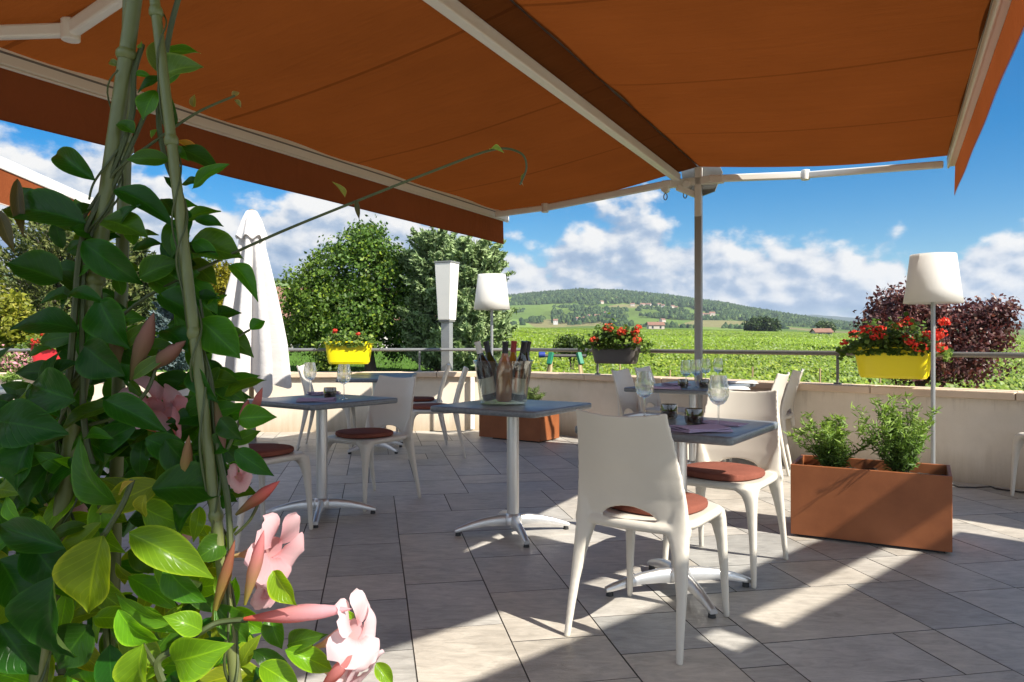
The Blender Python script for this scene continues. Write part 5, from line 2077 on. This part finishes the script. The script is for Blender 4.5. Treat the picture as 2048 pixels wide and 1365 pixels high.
for px, py, w_, lab, Yh in ((1311, 664, 9, 'pink roofed hut standing in the vines by the awning post', 430), (1643, 678, 5.0, 'small wooden hut in the vines left of the purple shrub', 230)):
    hz = make_house(w_, w_ * 0.75, w_ * 0.32, w_ * 0.18, MT['house_wall'])
    x = (px - CX) / F * Yh
    hz.name = 'field_hut'
    hz['label'] = lab
    hz['category'] = 'hut'
    hz.location = (x, Yh, float(land_z(x, Yh)) + 0.2)


def garden_house():
    Y = 42.0
    s = Y / F
    x = (600 - CX) * s
    t = make_house(13, 8, 2.9, 1.9, MT['house_white'])
    t.name = 'garden_house'
    t['label'] = 'white garden house with tiled roof behind the leafy tree'
    t['category'] = 'house'
    t.location = (x + 1.0, Y + 4, CH - (745 - CY) * s)
    t.rotation_euler = (0, 0, R(12))


garden_house()


def swing_set():
    Y = 14.0
    s = Y / F
    t = thing('swing_set', 'garden swing frame with pale legs and green joints behind the corner of the wall', 'swing')
    x0, x1 = (1103 - CX) * s, (1157 - CX) * s
    zt = CH - (712 - CY) * s
    bz = float(land_z((x0 + x1) / 2, Y))
    build('top_beam', MB().cyl((x0 - 0.15, Y, zt), (x1 + 0.15, Y, zt), 0.03, 0.03, 10), MT['dark_plastic'], t)
    for x in (x0, x1):
        for dy, dx in ((-0.7, 0.0), (0.7, 0.25)):
            sg = 1 if x == x1 else -1
            build('leg', MB().cyl((x, Y, zt), (x + sg * (0.15 + dx), Y + dy, bz), 0.03, 0.03, 8), MT['wood'], t)
        build('joint', MB().bar((x, Y, zt + 0.06), (x + (0.05 if x == x1 else -0.05), Y - 0.08, zt - 0.16), 0.09, 0.07), MT['green_metal'], t, smooth=0, bevel=0.01)
    build('end_cap', MB().cyl((x0 - 0.24, Y, zt + 0.02), (x0 - 0.12, Y, zt + 0.02), 0.055, 0.055, 12), MT['blue_plastic'], t, bevel=0.01)


swing_set()


# ------------------------------------------------------------------ the flowering climber in the foreground
def climber():
    random.seed(11)
    t = thing('flowering_climber', 'glossy green climbing plant with pink trumpet flowers on bamboo canes at the left', 'plant', (-0.40, 0.92, 0))
    org = Vector((-0.40, 0.92, 0))

    def L(px, py, Y):
        return P(px, py, Y) - org
    # pot and soil
    pot = MB()
    pot.lathe([(0.0, 0.0), (0.17, 0.0), (0.175, 0.01), (0.225, 0.36), (0.24, 0.365), (0.24, 0.40), (0.222, 0.40), (0.215, 0.36), (0.0, 0.355)], 40)
    build('pot', pot, MT['corten'], t)
    sl = MB()
    sl.lathe([(0.216, 0.365), (0.1, 0.375), (0.0, 0.37)], 24)
    build('soil', sl, MT['soil'], t)

    def cane(p0, p1, r, nodes):
        mb = MB()
        pts, rad = [], []
        n = 40
        p0, p1 = Vector(p0), Vector(p1)
        for k in range(n + 1):
            f = k / n
            pts.append(p0.lerp(p1, f))
            rad.append(r * (1 - 0.12 * f))
        # raised rings at the nodes
        for nd in nodes:
            c_ = p0.lerp(p1, nd)
            d = (p1 - p0).normalized()
            mb.tube([c_ - d * 0.006, c_ - d * 0.002, c_ + d * 0.002, c_ + d * 0.006], [r * 1.0, r * 1.22, r * 1.2, r * 0.98], 14)
        mb.tube(pts, rad, 14)
        build('bamboo_cane', mb, MT['bamboo'], t)
    cane((-0.185, -0.08, 0.33), L(287, -130, 0.90), 0.0100, (0.2, 0.42, 0.66, 0.88))
    cane((-0.12, 0.03, 0.33), L(262, -130, 0.97), 0.0088, (0.25, 0.5, 0.78))
    c2a, c2b = L(452, 1200, 0.80), L(296, -110, 0.885)
    d = (c2b - c2a)
    c2base = c2a - d * ((c2a.z - 0.34) / d.z)
    cane(c2base, c2b, 0.0066, (0.22, 0.45, 0.615, 0.80, 0.93))

    vs, fs, cs, vn = [], [], [], []

    def leaf(b, tip, wd, col, nrm=None, fold=0.22, curl=0.12, twist=0.0):
        b, tip = Vector(b), Vector(tip)
        ax = tip - b
        ln = ax.length
        if nrm is None:
            nrm = Vector((random.gauss(0, .35), -1.0, random.uniform(0.2, 1.0)))
        nrm = (nrm - ax * nrm.dot(ax) / (ln * ln)).normalized()
        sd_ = ax.cross(nrm).normalized()
        nu, nv = 12, 6
        k0 = len(vs)
        for i in range(nu + 1):
            tt = i / nu
            w = math.sin(math.pi * min(1, tt) ** 0.84) ** 0.88 if 0 < tt < 1 else 0.0
            if tt > 0.78:
                w *= 1 - 0.38 * (tt - 0.78) / 0.22
            w = max(w, 0.02) * wd / 2
            mid = b + ax * tt - nrm * (curl * ln * (tt ** 2) * 1.0) + nrm * (curl * ln * 0.55 * math.sin(math.pi * tt))
            for j in range(nv + 1):
                s = (j / nv) * 2 - 1
                wav = 0.045 * wd * math.sin(tt * 11 + s * 2 + k0) * abs(s)
                vs.append(mid + sd_ * (w * s) + nrm * (fold * w * abs(s) ** 1.3 + wav - 0.25 * fold * w))
                cs.append((*col, 1))
                vn.append((tt, abs(s), 0, 1))
        for i in range(nu):
            for j in range(nv):
                k = k0 + i * (nv + 1) + j
                fs.append((k, k + 1, k + nv + 2, k + nv + 1))

    DK, MD, BR, PL = (0.014, 0.064, 0.005), (0.036, 0.120, 0.008), (0.120, 0.235, 0.010), (0.075, 0.145, 0.030)  # BR holds the tone of sunlit leaves in its colour
    stems = MB()
    hand = [
        (318, 158, 396, 122, 62, PL, .90), (322, 150, 318, 68, 42, PL, .90), (312, 182, 282, 236, 46, MD, .88), (268, 268, 232, 240, 32, MD, .88), (300, 262, 305, 275, 26, PL, .88),
        (345, 300, 372, 316, 24, MD, .88), (352, 282, 408, 305, 20, (0.22, 0.12, 0.02), .89), (190, 362, 92, 288, 46, DK, .86), (172, 446, -12, 402, 82, DK, .84), (140, 440, 190, 405, 40, DK, .87),
        (35, 358, 42, 470, 24, (0.06, 0.05, 0.02), .86), (-5, 420, 25, 500, 26, (0.06, 0.07, 0.025), .84), (228, 380, 346, 436, 50, DK, .87), (206, 440, 292, 466, 62, MD, .86), (190, 470, 140, 455, 40, DK, .88),
        (376, 492, 486, 508, 80, MD, .87), (165, 483, 276, 566, 62, DK, .85), (278, 556, 356, 520, 54, MD, .87), (125, 562, 12, 520, 78, DK, .83), (158, 662, 14, 640, 66, DK, .83),
        (462, 530, 514, 584, 36, MD, .86), (314, 590, 426, 652, 62, DK, .86), (402, 640, 478, 714, 72, MD, .85), (198, 600, 246, 694, 76, DK, .84), (140, 586, 202, 596, 30, DK, .85),
        (150, 800, 48, 766, 90, DK, .82), (168, 692, 240, 752, 78, DK, .83), (208, 800, 326, 856, 54, DK, .82), (-10, 842, 116, 862, 92, DK, .82), (236, 1010, 130, 890, 70, MD, .80),
        (304, 978, 466, 974, 88, DK, .80), (204, 1072, 164, 1234, 112, BR, .76), (258, 1066, 422, 1150, 72, BR, .77), (130, 1096, -20, 1046, 62, DK, .79), (110, 1150, 104, 1332, 132, DK, .78),
        (236, 1220, 312, 1300, 54, BR, .76), (404, 1262, 334, 1232, 46, BR, .76), (286, 1288, 282, 1405, 78, BR, .74), (346, 1322, 446, 1300, 82, BR, .76), (546, 1142, 588, 1212, 48, BR, .76),
        (570, 1300, 674, 1342, 44, BR, .76), (690, 1222, 712, 1240, 12, BR, .77), (752, 1326, 786, 1372, 30, BR, .78), (478, 838, 546, 832, 46, MD, .80), (440, 836, 478, 880, 40, DK, .81),
        (330, 660, 372, 690, 46, DK, .86), (385, 735, 420, 800, 40, DK, .84), (500, 660, 530, 640, 26, MD, .86), (245, 700, 300, 640, 26, PL, .85), (262, 760, 342, 700, 24, PL, .84),
        (300, 560, 380, 610, 48, MD, .88), (90, 760, 160, 720, 40, DK, .84), (290, 990, 282, 1040, 34, (0.20, 0.20, 0.02), .78), (240, 990, 262, 960, 18, (0.25, 0.24, 0.03), .78),
        (470, 900, 540, 950, 40, DK, .81), (420, 905, 470, 870, 42, DK, .82), (575, 1290, 640, 1270, 40, MD, .78), (520, 1330, 600, 1380, 50, BR, .77), (430, 1210, 500, 1290, 52, MD, .79),
        (540, 1230, 560, 1300, 40, MD, .79), (60, 880, 20, 980, 70, DK, .84), (330, 1130, 400, 1210, 60, MD, .80), (60, 1080, 130, 1180, 80, DK, .82), (0, 1120, 60, 1230, 90, DK, .82),
        (180, 1250, 110, 1340, 90, DK, .82), (0, 1250, 70, 1350, 90, DK, .80), (200, 930, 150, 1010, 60, DK, .82), (100, 930, 40, 1010, 76, DK, .84), (330, 880, 390, 950, 60, DK, .83),
        (395, 1010, 340, 1080, 60, DK, .82), (450, 1080, 390, 1120, 50, MD, .81), (690, 395, 672, 364, 12, (0.16, 0.16, 0.03), .88), (712, 400, 718, 438, 10, (0.05, 0.06, 0.02), .88),
        (388, 215, 387, 190, 14, (0.12, 0.12, 0.03), .89), (465, 195, 478, 182, 12, (0.14, 0.12, 0.05), .90), (470, 200, 482, 213, 10, (0.14, 0.12, 0.05), .90), (980, 300, 1003, 297, 14, (0.14, 0.17, 0.04), .90),
        (1052, 345, 1040, 372, 8, (0.09, 0.10, 0.03), .90), (240, 132, 212, 121, 14, (0.10, 0.13, 0.03), .89), (270, 148, 302, 152, 14, MD, .89), (283, 95, 280, 85, 18, MD, .89)]
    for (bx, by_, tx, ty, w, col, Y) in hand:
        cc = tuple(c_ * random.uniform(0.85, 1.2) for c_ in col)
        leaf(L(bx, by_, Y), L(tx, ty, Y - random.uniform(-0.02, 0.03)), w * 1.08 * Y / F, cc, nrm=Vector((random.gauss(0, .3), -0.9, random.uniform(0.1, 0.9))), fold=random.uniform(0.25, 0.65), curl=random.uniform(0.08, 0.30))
    # the dense skirt of leaves round the canes
    for k in range(620):
        f = random.random()
        py = 790 + 640 * f ** 0.85
        half = np.interp(py, [790, 900, 1100, 1365], [130, 190, 235, 300])
        cx_ = np.interp(py, [790, 900, 1100, 1430], [170, 190, 215, 240])
        px = cx_ + random.uniform(-1, 1) * half
        if k > 430:
            px, py = random.uniform(-40, 200), random.uniform(790, 1110)
        Y = random.uniform(0.84, 1.12)
        b = L(px, py, Y)
        a = random.uniform(0, 2 * math.pi)
        ln = random.uniform(0.035, 0.072)
        dv = Vector((math.cos(a), random.uniform(-0.7, 0.3), math.sin(a) * 0.8 - 0.25)).normalized()
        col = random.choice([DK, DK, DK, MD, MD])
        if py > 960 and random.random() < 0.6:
            col = BR  # sunlit look of the lower leaves put into their colour
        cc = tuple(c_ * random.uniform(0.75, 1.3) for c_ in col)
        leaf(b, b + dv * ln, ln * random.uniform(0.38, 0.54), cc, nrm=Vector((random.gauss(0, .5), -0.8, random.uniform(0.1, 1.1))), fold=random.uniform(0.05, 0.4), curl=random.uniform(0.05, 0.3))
    for k in range(190):
        f = random.random()
        if k < 74:
            py = 440 + 380 * f
            px = np.interp(py, [470, 810], [205, 185]) + random.gauss(0, 42)
        else:
            py = 90 + 900 * f ** 0.6
            px = np.interp(py, [0, 330, 640, 1120], [312, 345, 398, 462]) + random.gauss(0, 16)
        Y = random.uniform(0.86, 0.98)
        b = L(px, py, Y)
        a = random.uniform(0, 2 * math.pi)
        ln = random.uniform(0.024, 0.058)
        dv = Vector((math.cos(a), random.uniform(-0.5, 0.3), math.sin(a) * 0.7 - 0.1)).normalized()
        leaf(b, b + dv * ln, ln * 0.5, tuple(c_ * random.uniform(0.75, 1.2) for c_ in random.choice([DK, MD])))
    me = bpy.data.meshes.new('foliage')
    me.from_pydata([tuple(v) for v in vs], [], fs)
    me.polygons.foreach_set('use_smooth', [True] * len(me.polygons))
    for nm, arr in (('Col', cs), ('Vein', vn)):
        ca = me.color_attributes.new(nm, 'FLOAT_COLOR', 'POINT')
        ca.data.foreach_set('color', np.array(arr).reshape(-1))
    me.materials.append(MT['foreleaf'])
    me.update()
    o = bpy.data.objects.new('foliage', me)
    COL.objects.link(o)
    o.parent = t
    # stems
    def stem(pts, r0, r1=None, smooth=True):
        p = [L(*q_) for q_ in pts]
        out = []
        for i in range(len(p) - 1):
            p0, p1, p2, p3 = p[max(i - 1, 0)], p[i], p[i + 1], p[min(i + 2, len(p) - 1)]
            for k in range(6):
                f = k / 6
                out.append(0.5 * ((2 * p1) + (p2 - p0) * f + (2 * p0 - 5 * p1 + 4 * p2 - p3) * f * f + (3 * p1 - p0 - 3 * p2 + p3) * f ** 3))
        out.append(p[-1])
        r1 = r0 if r1 is None else r1
        stems.tube(out, [r0 + (r1 - r0) * i / (len(out) - 1) for i in range(len(out))], 6)
    stem([(175, 715, .86), (270, 610, .87), (430, 525, .88), (560, 465, .88), (715, 402, .885), (860, 345, .89), (985, 300, .90), (1040, 306, .90), (1053, 335, .90), (1040, 370, .90)], 0.0021, 0.0012)
    stem([(165, 440, .88), (230, 345, .88), (300, 290, .885), (390, 228, .89), (470, 192, .90)], 0.0021, 0.0013)
    stem([(365, -30, .90), (345, 40, .90), (333, 100, .90), (322, 160, .895), (318, 250, .89), (335, 330, .885), (370, 420, .88), (362, 520, .87), (385, 640, .86), (420, 760, .84), (432, 880, .825), (455, 1000, .81), (462, 1120, .80)], 0.0032, 0.0034)
    stem([(285, 90, .90), (268, 150, .89), (262, 240, .885), (210, 380, .88), (165, 480, .87), (150, 620, .86), (140, 740, .86), (120, 900, .88), (100, 1100, .90), (130, 1400, .92)], 0.0030, 0.0045)
    stem([(312, 190, .89), (290, 230, .89), (250, 320, .885), (205, 420, .88), (170, 520, .87), (165, 700, .86), (170, 860, .86), (200, 1000, .86), (210, 1200, .88), (220, 1400, .9)], 0.0025, 0.004)
    stem([(500, 660, .86), (425, 690, .85), (400, 600, .86)], 0.0015)
    # tendrils winding round the canes
    def wind(p0, p1, f0, f1, rad, turns, ph, r):
        p0, p1 = Vector(p0), Vector(p1)
        d = (p1 - p0).normalized()
        u_ = d.cross(Vector((0, 1, 0))).normalized()
        w_ = d.cross(u_)
        out = []
        for k in range(120):
            f = f0 + (f1 - f0) * k / 119
            a = ph + turns * 2 * math.pi * k / 119 + 0.5 * math.sin(k * 0.21 + ph)
            rr_ = rad * (1 + 0.25 * math.sin(k * 0.33 + ph * 2))
            out.append(p0.lerp(p1, f) + (u_ * math.cos(a) + w_ * math.sin(a)) * rr_)
        stems.tube(out, [r * (1 - 0.4 * k / 119) for k in range(120)], 6)
    c1a, c1b = (-0.185, -0.08, 0.33), L(287, -130, 0.90)
    wind(c1a, c1b, 0.25, 0.86, 0.0120, 4.2, 0.3, 0.0018)
    wind(c1a, c1b, 0.20, 0.76, 0.0128, 3.1, 2.4, 0.0021)
    wind(c2base, c2b, 0.30, 0.95, 0.0082, 4.6, 1.1, 0.0015)
    wind(c2base, c2b, 0.25, 0.80, 0.0088, 3.3, 3.9, 0.0018)
    stem([(325, 1365, .75), (315, 1325, .755), (345, 1300, .76), (405, 1262, .765), (440, 1245, .77), (495, 1240, .77)], 0.0042, 0.0028)
    stem([(285, 1290, .75), (305, 1322, .755), (325, 1345, .755)], 0.0030)
    stem([(320, 700, .85), (295, 780, .84), (240, 830, .84), (180, 850, .86)], 0.0022)
    stem([(520, 1000, .81), (500, 1040, .81), (470, 1070, .81)], 0.0018)
    stem([(495, 800, .82), (480, 840, .82), (455, 900, .82)], 0.0018)
    stem([(205, 1072, .78), (215, 1060, .785), (245, 1010, .79), (265, 960, .80)], 0.003)
    stem([(236, 300, .88), (190, 362, .87), (178, 400, .87)], 0.0014)
    build('stem', stems, MT['stem'], t)

    # buds: slender twisted spindles
    def bud(a, b, w, c0, c1, Y):
        a, b = L(*a, Y), L(*b, Y - 0.01)
        ax = b - a
        ln = ax.length
        d = ax.normalized()
        ref = Vector((0, 1, 0))
        s1 = d.cross(ref).normalized()
        s2 = d.cross(s1)
        mbv, mbf, mbc = [], [], []
        n, m_ = 12, 12
        for i in range(m_ + 1):
            f = i / m_
            r = 0.78 * w / 2 * Y / F * (math.sin(math.pi * min(1, 0.06 + f * 0.94) ** 1.25) ** 0.9 if f < 1 else 0.01) + 0.0006 * (1 - f)
            for k in range(n):
                ang = 2 * math.pi * k / n + f * 2.2
                rr_ = r * (1 + 0.10 * math.cos(5 * (ang - 1.5 * f)))
                mbv.append(a + ax * f + (s1 * math.cos(ang) + s2 * math.sin(ang)) * rr_)
                c_ = Vector(c0).lerp(Vector(c1), min(1, f * 1.35))
                mbc.append((*c_, 1))
        for i in range(m_):
            for k in range(n):
                k2 = (k + 1) % n
                mbf.append((i * n + k, i * n + k2, (i + 1) * n + k2, (i + 1) * n + k))
        me = bpy.data.meshes.new('bud')
        me.from_pydata([tuple(v) for v in mbv], [], mbf)
        me.polygons.foreach_set('use_smooth', [True] * len(me.polygons))
        ca = me.color_attributes.new('Col', 'FLOAT_COLOR', 'POINT')
        ca.data.foreach_set('color', np.array(mbc).reshape(-1))
        me.materials.append(MT['petal'])
        o = bpy.data.objects.new('bud', me)
        COL.objects.link(o)
        o.parent = t
    PK, YG, RD, OL = (0.66, 0.25, 0.25), (0.35, 0.33, 0.05), (0.62, 0.10, 0.05), (0.16, 0.15, 0.05)
    bud((490, 1210), (528, 1060), 30, YG, PK, .76)
    bud((472, 1030), (560, 962), 28, OL, (0.42, 0.10, 0.09), .80)
    bud((488, 1238), (704, 1218), 40, RD, (0.75, 0.45, 0.48), .765)
    bud((425, 1240), (470, 1080), 26, YG, (0.35, 0.14, 0.08), .79)
    bud((262, 760), (308, 625), 40, OL, (0.33, 0.17, 0.13), .84)
    bud((290, 745), (372, 682), 36, OL, (0.36, 0.18, 0.14), .845)
    bud((232, 745), (238, 610), 38, OL, (0.30, 0.17, 0.12), .85)
    bud((495, 850), (525, 775), 20, OL, (0.5, 0.16, 0.14), .81)
    bud((480, 850), (497, 800), 20, OL, (0.5, 0.16, 0.14), .815)
    bud((430, 800), (450, 900), 22, OL, (0.3, 0.16, 0.12), .83)
    bud((640, 1380), (705, 1310), 30, (0.7, 0.2, 0.12), (0.72, 0.30, 0.28), .755)
    bud((365, 990), (378, 870), 26, YG, (0.34, 0.20, 0.10), .82)

    # trumpet flowers: yellowish tube opening into five overlapping, twisted petals
    def flower(basep, mouth, size, Y, c_in, c_out, roll=0.0, Ym=None, face=None):
        a = L(*basep, Y)
        b = L(*mouth, Ym or Y - 0.01)
        d = (b - a).normalized()
        if face is not None:
            d2 = Vector(face).normalized()
        else:
            d2 = d
        ref = Vector((0, 0, 1)) if abs(d2.z) < 0.8 else Vector((1, 0, 0))
        s1 = d2.cross(ref).normalized()
        s2 = d2.cross(s1)
        R_ = size / 2 * Y / F
        mbv, mbf, mbc = [], [], []
        n = 60
        # funnel tube
        n = 24
        prof = [(0.05, 0.0), (0.08, 0.2), (0.17, 0.42), (0.26, 0.72), (0.32, 1.0)]
        for i, (r, f) in enumerate(prof):
            for k in range(n):
                ang = 2 * math.pi * k / n
                rr_ = R_ * r * (1 + 0.05 * math.cos(5 * (ang + roll)))
                mbv.append(a + (b - a) * f + (s1 * math.cos(ang) + s2 * math.sin(ang)) * rr_)
                c_ = Vector((0.70, 0.52, 0.22)).lerp(Vector(c_in), min(1, f * 1.25))
                mbc.append((*c_, 1))
        for i in range(len(prof) - 1):
            for k in range(n):
                k2 = (k + 1) % n
                mbf.append((i * n + k, i * n + k2, (i + 1) * n + k2, (i + 1) * n + k))
        # five broad petals, each overlapping the next like a pinwheel
        for q_ in range(5):
            pa = 2 * math.pi * q_ / 5 + roll
            flop = random.uniform(-0.20, 0.16)
            k0 = len(mbv)
            NU, NV = 12, 12
            for i in range(NU + 1):
                f = i / NU
                r = 0.27 + 0.73 * f
                wdt = float(np.interp(f, [0, 0.3, 0.65, 0.86, 0.95, 1.0], [0.70, 0.76, 0.78, 0.66, 0.46, 0.22]))
                for j_ in range(NV + 1):
                    v_ = j_ / NV * 2 - 1
                    ang = pa + v_ * wdt + 0.22 * f
                    rr_ = R_ * (r * (1 - 0.05 * v_ * f) * (1 + 0.10 * f * f * (v_ > 0) * v_))
                    lift = R_ * (0.12 * v_ * (1 - 0.2 * f) + 0.30 * f - (0.34 + flop) * f ** 2.6 + 0.035 * f * f * math.sin(v_ * 5 + q_ * 2 + f * 3) + 0.09 * f * (1 - v_ * v_))
                    mbv.append(b + (s1 * math.cos(ang) + s2 * math.sin(ang)) * rr_ + d2 * lift)
                    streak = 0.5 + 0.5 * math.sin(v_ * 17 + f * 2)
                    c_ = Vector(c_in).lerp(Vector(c_out), min(1, f * 1.5)) * (1 - 0.10 * streak * (1 - f))
                    if f < 0.15:
                        c_ = c_.lerp(Vector((0.62, 0.20, 0.16)), 0.45 * (1 - f / 0.15))
                    mbc.append((*c_, 1))
            for i in range(NU):
                for j_ in range(NV):
                    kk = k0 + i * (NV + 1) + j_
                    mbf.append((kk, kk + 1, kk + NV + 2, kk + NV + 1))
        me = bpy.data.meshes.new('flower')
        me.from_pydata([tuple(v) for v in mbv], [], mbf)
        me.polygons.foreach_set('use_smooth', [True] * len(me.polygons))
        ca = me.color_attributes.new('Col', 'FLOAT_COLOR', 'POINT')
        ca.data.foreach_set('color', np.array(mbc).reshape(-1))
        me.materials.append(MT['petal'])
        o = bpy.data.objects.new('flower', me)
        COL.objects.link(o)
        o.parent = t
    LP, DP, WH = (0.76, 0.50, 0.52), (0.70, 0.36, 0.39), (0.82, 0.66, 0.68)
    flower((630, 1296), (712, 1262), 150, .78, LP, WH, 0.3, Ym=.775, face=(0.86, -0.36, 0.36))
    flower((640, 1340), (706, 1352), 140, .79, LP, WH, 1.2, Ym=.785, face=(0.78, -0.38, -0.48))
    flower((470, 1112), (548, 1098), 150, .82, DP, LP, 0.1, Ym=.812, face=(0.88, -0.40, -0.10))
    flower((240, 838), (312, 812), 140, .89, (0.72, 0.33, 0.36), (0.72, 0.48, 0.55), 0.6, Ym=.888, face=(0.72, -0.30, 0.62))
    flower((265, 850), (345, 852), 120, .88, (0.70, 0.14, 0.09), (0.66, 0.30, 0.34), 0.9, Ym=.885, face=(0.75, 0.55, -0.1))
    flower((90, 1010), (135, 1010), 90, .93, DP, LP, 0.5, face=(0.8, -0.4, 0.1))
    flower((320, 1030), (352, 1060), 80, .92, DP, LP, 0.2, face=(0.5, -0.6, -0.2))
    flower((455, 950), (478, 955), 60, .88, DP, LP, 0.2, face=(0.7, -0.4, 0.2))
    flower((500, 1150), (530, 1190), 60, .86, DP, LP, 0.4, face=(0.6, -0.6, -0.3))


climber()


# ------------------------------------------------------------------ the air between here and the hills
def make_haze():
    mb = MB()
    mb.box((0, 0, 96.0), (19800, 19800, 212.0))
    m, t = mat_base('haze_air')
    v = t.n('ShaderNodeVolumePrincipled', {'Color': (0.72, 0.82, 0.95), 'Density': 0.00012, 'Anisotropy': 0.2})
    out = t.n('ShaderNodeOutputMaterial')
    t.t.links.new(v.outputs[0], out.inputs['Volume'])
    o = build('haze', mb, m, smooth=0)
    kind(o, 'stuff')


make_haze()
